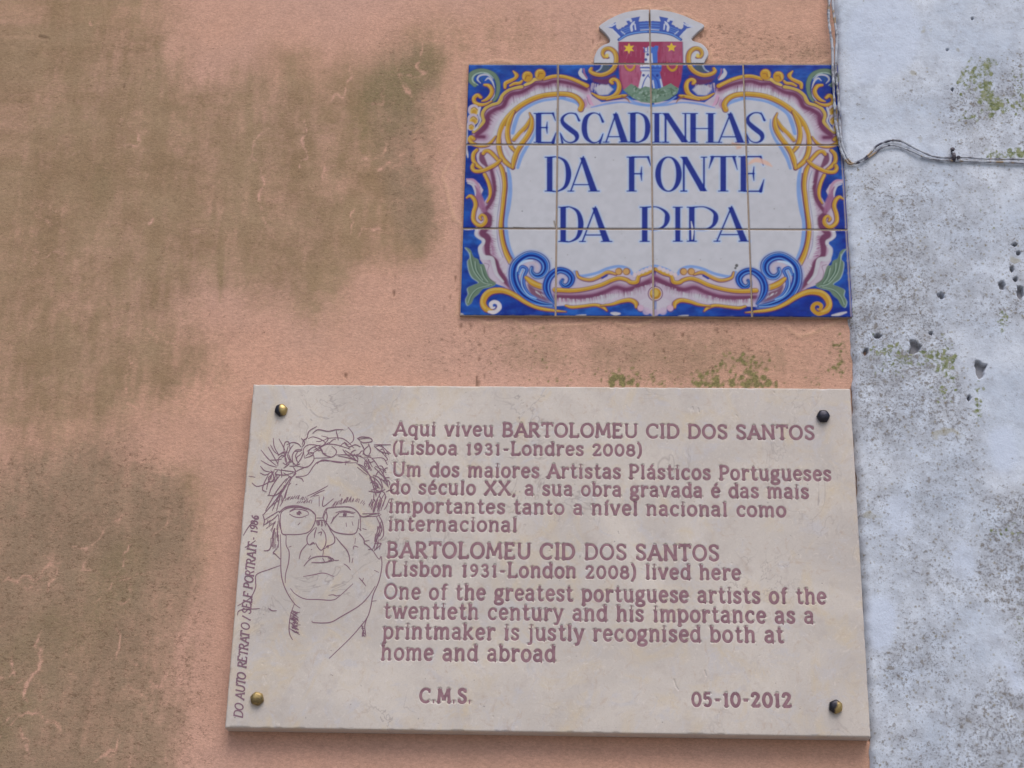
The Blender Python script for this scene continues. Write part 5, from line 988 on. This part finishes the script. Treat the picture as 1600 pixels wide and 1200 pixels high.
P2 = [[(490, 290), (480, 160), (500, 100), (580, 70), (700, 75), (770, 120), (780, 170), (760, 230), (720, 280), (640, 300), (520, 300), (490, 290)], [(470, 110), (520, 75), (620, 65), (720, 85), (775, 130)], [(465, 130), (475, 220), (500, 300)], [(468, 118), (530, 66), (640, 58), (740, 95)], [(780, 185), (830, 180), (880, 190)], [(790, 160), (850, 160)], [(840, 160), (860, 100), (890, 75), (1000, 65), (1080, 70), (1130, 100), (1160, 150), (1165, 270)], [(880, 80), (850, 160), (880, 210), (930, 270), (1010, 295), (1110, 295), (1140, 250), (1150, 170)], [(870, 100), (880, 150), (865, 200)], [(910, 210), (940, 160), (980, 120)], [(935, 150), (920, 190)], [(1130, 100), (1180, 150), (1260, 130), (1330, 120)], [(1180, 125), (1300, 120)], [(1190, 150), (1300, 145), (1340, 130)],
    [(555, 125), (600, 150), (660, 155), (725, 130)], [(555, 110), (620, 85), (700, 100), (725, 125)], [(560, 100), (630, 70), (710, 90)], [(970, 120), (1030, 110), (1110, 125)], [(980, 150), (1110, 150)], [(950, 115), (1020, 100), (1120, 115)], [(780, 240), (740, 280), (710, 320), (710, 370), (730, 390), (770, 375)], [(780, 370), (800, 410), (830, 435), (860, 400), (870, 350), (860, 290), (830, 250)], [(880, 210), (910, 270), (940, 320), (940, 370), (890, 400), (850, 425)], [(850, 430), (840, 490)], [(790, 240), (775, 290), (770, 330)], [(800, 290), (830, 280), (825, 310)], [(870, 405), (890, 395), (885, 420)], [(735, 385), (760, 370), (775, 385)],
    [(640, 510), (660, 440), (710, 380)], [(950, 320), (1000, 380), (1050, 440), (1070, 500), (1070, 540)], [(1100, 500), (1090, 545)], [(680, 570), (730, 515), (790, 490), (890, 490), (940, 520), (980, 520)], [(745, 540), (840, 540), (930, 525)], [(840, 500), (860, 540)], [(720, 510), (740, 480)], [(885, 500), (925, 505), (930, 525), (890, 520)], [(900, 505), (920, 520)], [(740, 435), (750, 425)], [(675, 660), (760, 645), (850, 630), (940, 660)], [(565, 760), (610, 810), (690, 850), (800, 855), (920, 860), (980, 830), (1100, 720)], [(890, 820), (930, 815), (960, 825), (990, 815)],
    [(480, 300), (485, 450), (485, 600), (500, 700), (540, 800), (600, 890), (650, 930)], [(530, 310), (530, 390), (555, 450), (550, 540), (525, 640), (522, 715)], [(500, 300), (530, 310)], [(550, 410), (575, 400)], [(480, 565), (380, 600), (280, 640), (270, 700), (270, 750), (240, 820), (200, 860), (115, 910)], [(600, 890), (570, 980), (555, 1080), (560, 1150), (585, 1200)], [(1270, 440), (1320, 510), (1340, 490), (1345, 580), (1320, 700), (1270, 820), (1250, 920), (1220, 1010), (1150, 1100), (1065, 1195), (895, 1358)], [(1290, 740), (1230, 830), (1150, 910), (1000, 1000), (920, 1045), (850, 1055), (760, 1050), (750, 1035)], [(1220, 1010), (1200, 1080), (1210, 1170)], [(1170, 1070), (1185, 1120), (1175, 1170)],
    [(1320, 140), (1350, 200), (1360, 300), (1330, 350)], [(1340, 190), (1300, 300), (1280, 430)], [(1300, 150), (1330, 230), (1310, 330), (1270, 420)], [(1280, 380), (1340, 380), (1280, 440)], [(1330, 200), (1345, 260), (1320, 320)], [(1290, 330), (1310, 380), (1290, 430)], [(1150, 290), (1190, 340), (1200, 390)], [(1190, 370), (1230, 400), (1270, 440)], [(1190, 360), (1240, 350)], [(1230, 430), (1270, 425)], [(1100, 430), (1110, 400), (1145, 410)], [(1040, 200), (1045, 235)], [(1090, 190), (1100, 225)], [(1120, 330), (1115, 380)], [(1020, 550), (1050, 570), (1080, 605)], [(1280, 605), (1320, 625)], [(1190, 670), (1180, 700)], [(1150, 670), (1170, 690), (1210, 740)], [(1140, 240), (1170, 270)], [(1180, 250), (1215, 260)], [(1260, 870), (1300, 865)], [(380, 930), (410, 950), (450, 950)], [(630, 220), (650, 200)],
    [(330, 140), (400, 60), (480, 0)], [(340, 180), (420, 130), (470, 100)], [(340, 220), (420, 170), (460, 130)], [(360, 250), (440, 190)], [(400, 330), (400, 400), (380, 435), (340, 440)], [(430, 460), (480, 510)], [(330, 130), (345, 180), (335, 230)], [(440, 430), (420, 460), (445, 470)]]
rr = np.random.default_rng(77)
for i in range(26): 
    x = rr.uniform(415, 470); y = rr.uniform(180, 400); P2.append([(x, y), (x+rr.normal(-6, 5), y+rr.uniform(40, 80))])
for i in range(12): x = rr.uniform(370, 440); y = rr.uniform(170, 280); P2.append([(x, y), (x-rr.uniform(5, 30), y+rr.uniform(20, 45))])
for i in range(70): 
    y = rr.uniform(950, 1135); x = 596+rr.normal(0, 14); P2.append([(x-10, y), (x+rr.uniform(10, 32), y+rr.normal(8, 14))])
for i in range(12): y = rr.uniform(1070, 1160); P2.append([(1172+rr.uniform(0, 20), y), (1180+rr.uniform(0, 25), y+rr.uniform(10, 40))])
for i in range(22): x = rr.uniform(1255, 1350); y = rr.uniform(-10, 60); P2.append([(x, y), (x-rr.uniform(10, 30), y+rr.uniform(40, 80))])
for i in range(14): x = rr.uniform(1285, 1345); y = rr.uniform(190, 380); P2.append([(x, y), (x-rr.uniform(0, 16), y+rr.uniform(30, 60))])
for i in range(18): x = rr.uniform(785, 870); P2.append([(x, 185+rr.uniform(0, 10)), (x+rr.normal(0, 8), 185+rr.uniform(18, 50))])
for i in range(14): a = rr.uniform(0, 6.28); P2.append([(640+22*math.cos(a), 118+20*math.sin(a)), (640-20*math.cos(a), 118-16*math.sin(a))])
for i in range(10): a = rr.uniform(0, 6.28); P2.append([(1030+18*math.cos(a), 130+18*math.sin(a)), (1030-16*math.cos(a), 130-16*math.sin(a))])
hr2 = np.random.default_rng(5)
for i in range(46):                                    # loose flicks through the hair
    t = hr2.uniform(0, 1); a = math.pi*(1.08-1.16*t); R0 = hr2.uniform(.92, 1.25); x, y = 930+430*R0*math.cos(a), 960-330*R0*math.sin(a)
    d = a+hr2.choice([-1, 1])*math.pi/2+hr2.normal(0, .5); p = [(x, y)]
    for k in range(3): d += hr2.normal(0, .55); p.append((p[-1][0]+hr2.uniform(18, 38)*math.cos(d), p[-1][1]-hr2.uniform(18, 38)*math.sin(d)))
    P1.append(p)
draw(P1, 350, 590, 5.714); draw(P2, 350, 780, 5.454)
link('engraved_portrait', PT.mesh('engraved_portrait'), fm.m, plaque)
PT = Ribbons()
cap_txt = text_line('DO AUTO RETRATO / SELF PORTRAIT - 1986', 378.5, 1122.5, 404.0, 806, 12.6, .165, .22, .02)
PT.V, PT.F, PT.k = cap_txt.V, cap_txt.F, cap_txt.k
draw([[(165, 310), (200, 250), (245, 195), (290, 150)], [(178, 412), (225, 385), (270, 352)], [(115, 990), (125, 955), (170, 938), (240, 936), (305, 932)]], 350, 780, 5.454)
link('text_line', PT.mesh('text_line'), fm.m, plaque)['label'] = 'thin slanted caption running up the left edge'

# ---------------------------------------------------------------- bolt caps holding the plaque
bmx = NT('tarnished_brass', 0.34, 0.5); bmx.b.inputs['Metallic'].default_value = 0.9
bn = bmx.noise(70, 2, .5, dist=.4)
def bolt_mesh():
    prof = [(0.0088, 0.0), (0.0090, 0.0026), (0.0087, 0.0042), (0.0075, 0.0060), (0.0056, 0.0071), (0.0031, 0.0077)]
    V, F = [], []; n = 24
    for k, (r, h) in enumerate(prof):
        for i in range(n):
            a = 2*math.pi*i/n; hexr = math.cos(math.pi/6)/math.cos(((a+math.pi/6) % (math.pi/3))-math.pi/6)
            f = (.8, .7, .5, .2, .05, 0)[k]; rr_ = r*(f*hexr*1.06+(1-f)); V.append((rr_*math.cos(a), -h, rr_*math.sin(a)))
    for k in range(len(prof)-1):
        for i in range(n): j = (i+1) % n; F.append((k*n+i, k*n+j, (k+1)*n+j, (k+1)*n+i))
    V.append((0, -0.0079, 0)); t = len(V)-1; k = len(prof)-1
    for i in range(n): F.append((k*n+i, k*n+(i+1) % n, t))
    return py_mesh('bolt_cap', V, F, True)
BOLT = bolt_mesh()
def bolt_mat(name, gold, dark, lo, hi, ox, grad=None):
    b = NT(name, 0.36, 0.5); nz = b.noise(95, 2, .5, vec=b.map((1, 1, 1), ox)); f = b.rng(nz, lo, hi)
    if grad:
        sx = b.n('ShaderNodeSeparateXYZ'); b.t.links.new(b.co, sx.inputs[0]); g_ = b.math('ADD', b.math('MULTIPLY', sx.outputs[0], grad[0]), b.math('MULTIPLY', sx.outputs[2], grad[1]))
        f = b.rng(b.math('ADD', g_, b.math('MULTIPLY', b.math('SUBTRACT', nz, .5), 0.012)), -.0012, 0.0024)
    b.color(b.mix(f, dark, gold)); b.b.inputs['Metallic'].default_value = 0.75; b.rough(b.rng(nz, .3, .7, .5, .28)); b.bump(b.noise(240, 2), .0008, .4); return b.m
DK, GD = (0.035, 0.034, 0.045), (0.42, 0.31, 0.13)
for (x, y), mt, lb, rz in (((439, 640.5), bolt_mat('brass_half_dark', GD, DK, .46, .56, (3, 1, 0), (.8, .5)), 'bolt cap half black and half gold', .2), ((1286.5, 650), bolt_mat('brass_black', (0.05, 0.05, 0.07), DK, .4, .7, (0, 0, 0)), 'blackened bolt cap', .5),
                      ((401.5, 1091.5), bolt_mat('brass_gold', GD, (0.16, 0.12, 0.06), .3, .5, (5, 2, 1)), 'brass bolt cap worn to gold', .8), ((1306, 1104), bolt_mat('brass_patchy', GD, DK, .50, .60, (1, 7, 2), (.8, -.3)), 'dark bolt cap with a gold flank', .1)):
    p = wall([(x, y)], PY-0.003)[0]; me = BOLT.copy(); me.materials.clear()
    o = link('bolt_cap', me, mt, plaque, (p[0], PY, p[1])); o.rotation_euler = (0, rz, 0); o['label'] = lb

# ---------------------------------------------------------------- old cable along the joint, and its clip
cm = NT('whitewashed_cable', 0.75, 0.3)
cn = cm.noise(60, 4, .65)
c = cm.mix(cm.rng(cn, .40, .52), pig(118, 118, 128), pig(170, 176, 188)); c = cm.mix(cm.rng(cm.noise(34, 3, .6), .57, .63), c, pig(74, 74, 90)); c = cm.mix(cm.rng(cm.noise(40, 3, .6, vec=cm.map((1, 1, 1), (4, 4, 4))), .60, .66), c, pig(150, 132, 112))
cm.color(c); cm.bump(cm.noise(220, 3), .0012, .7)
def tube(path, y, r, jit=0.0):
    q = spline(path, n=10); W = wall(q, y); P = np.stack([W[:, 0], np.full(len(W), y), W[:, 1]], 1)
    r = np.interp(np.linspace(0, 1, len(P)), np.linspace(0, 1, len(r)), r)*(1+.16*rng.standard_normal(len(P)))
    P[:, 1] += .0006*np.sin(np.arange(len(P))*.31+jit*9)
    d = np.gradient(P, axis=0); d /= np.linalg.norm(d, axis=1)[:, None]; s1 = np.cross(d, [0, 1, 0]); s1 /= np.linalg.norm(s1, axis=1)[:, None]; s2 = np.cross(d, s1)
    n = 10; a = np.arange(n)*2*math.pi/n
    V = (P[:, None]+r[:, None, None]*(np.cos(a)[None, :, None]*s1[:, None]+np.sin(a)[None, :, None]*s2[:, None])).reshape(-1, 3)
    i = np.arange(len(P)-1)[:, None]*n; k = np.arange(n)[None]; Q = np.stack([i+k, i+(k+1) % n, i+n+(k+1) % n, i+n+k], -1).reshape(-1, 4)
    return raw_mesh('strand', V, Q)
cable = thing('cable', 'twin whitewashed cable down the joint of the walls, then across the white wall', 'cable', (0, 0, ZT))
A1 = [(1297, -260), (1296, -60), (1295.5, 0), (1294.5, 25), (1297, 48), (1300.5, 76), (1301.5, 112), (1303, 150), (1305.5, 187), (1309.5, 212), (1313.5, 232), (1320, 248), (1328, 256), (1341, 252.5), (1358, 241), (1371, 227.5), (1391, 219.5), (1410, 221.5), (1430, 231.5), (1455, 243.5), (1480, 246), (1510, 246), (1547, 248), (1600, 249), (1680, 252), (1900, 262), (2600, 290), (4300, 350)]
A2 = [(1301, -260), (1300, -60), (1301, 0), (1304, 32), (1307.5, 57), (1306.5, 82), (1306, 112), (1309.5, 150), (1312, 187), (1313, 206), (1316, 226), (1324, 246), (1330, 254), (1343, 254), (1361, 243.5), (1380, 230), (1400, 227.5), (1422, 235.5), (1445, 245.5), (1472, 250.5), (1510, 251.5), (1547, 253), (1600, 255), (1680, 258), (1900, 269), (2600, 298), (4300, 359)]
R1 = [.0021]*10+[.0016]*14
link('strand', tube(A1, -0.0118, R1, .3), cm.m, cable); link('strand', tube(A2, -0.0112, [r*.92 for r in R1], .8), cm.m, cable)
km = NT('rusty_clip', 0.8, 0.3); km.color(km.mix(km.rng(km.noise(160, 2), .4, .6), pig(56, 54, 64), pig(108, 104, 112)))
p = wall([(1489, 245)], -0.010)[0]
clip = thing('cable_clip', 'small dark nailed clip pinning the cable to the white wall', 'clip', (p[0], -0.010, ZT+p[1]))
V, F = [], []
for k in range(9):                             # saddle band over the two strands
    a = math.pi*k/8; yy_, zz = -0.0062*math.sin(a)-0.0002, 0.0075*math.cos(a)
    for xx, s_ in ((-.0028, 1), (.0028, 1), (.0028, .74), (-.0028, .74)): V.append((xx, yy_*s_, zz*s_-.0012))
for k in range(8):
    for i in range(4): j = (i+1) % 4; F.append((4*k+i, 4*k+j, 4*k+4+j, 4*k+4+i))
F += [(0, 1, 2, 3), (35, 34, 33, 32)]
link('saddle', py_mesh('saddle', V, F), km.m, clip)
def nail(x, z, r):
    V, F = [], []; n = 10
    for rr_, h in ((r*.4, .002), (r*.4, -.004), (r, -.0042), (r*.9, -.0058), (r*.4, -.0066)):
        for i in range(n): a = 2*math.pi*i/n; V.append((x+rr_*math.cos(a)*(1+.12*math.sin(3*a)), h, z+rr_*math.sin(a)))
    for k in range(4):
        for i in range(n): j = (i+1) % n; F.append((k*n+i, k*n+j, (k+1)*n+j, (k+1)*n+i))
    F.append(tuple(range(4*n, 5*n))); return py_mesh('nail', V, F)
link('nail', nail(-.0008, .0098, .0034), km.m, clip); link('nail', nail(.0068, -.0036, .0028), km.m, clip)
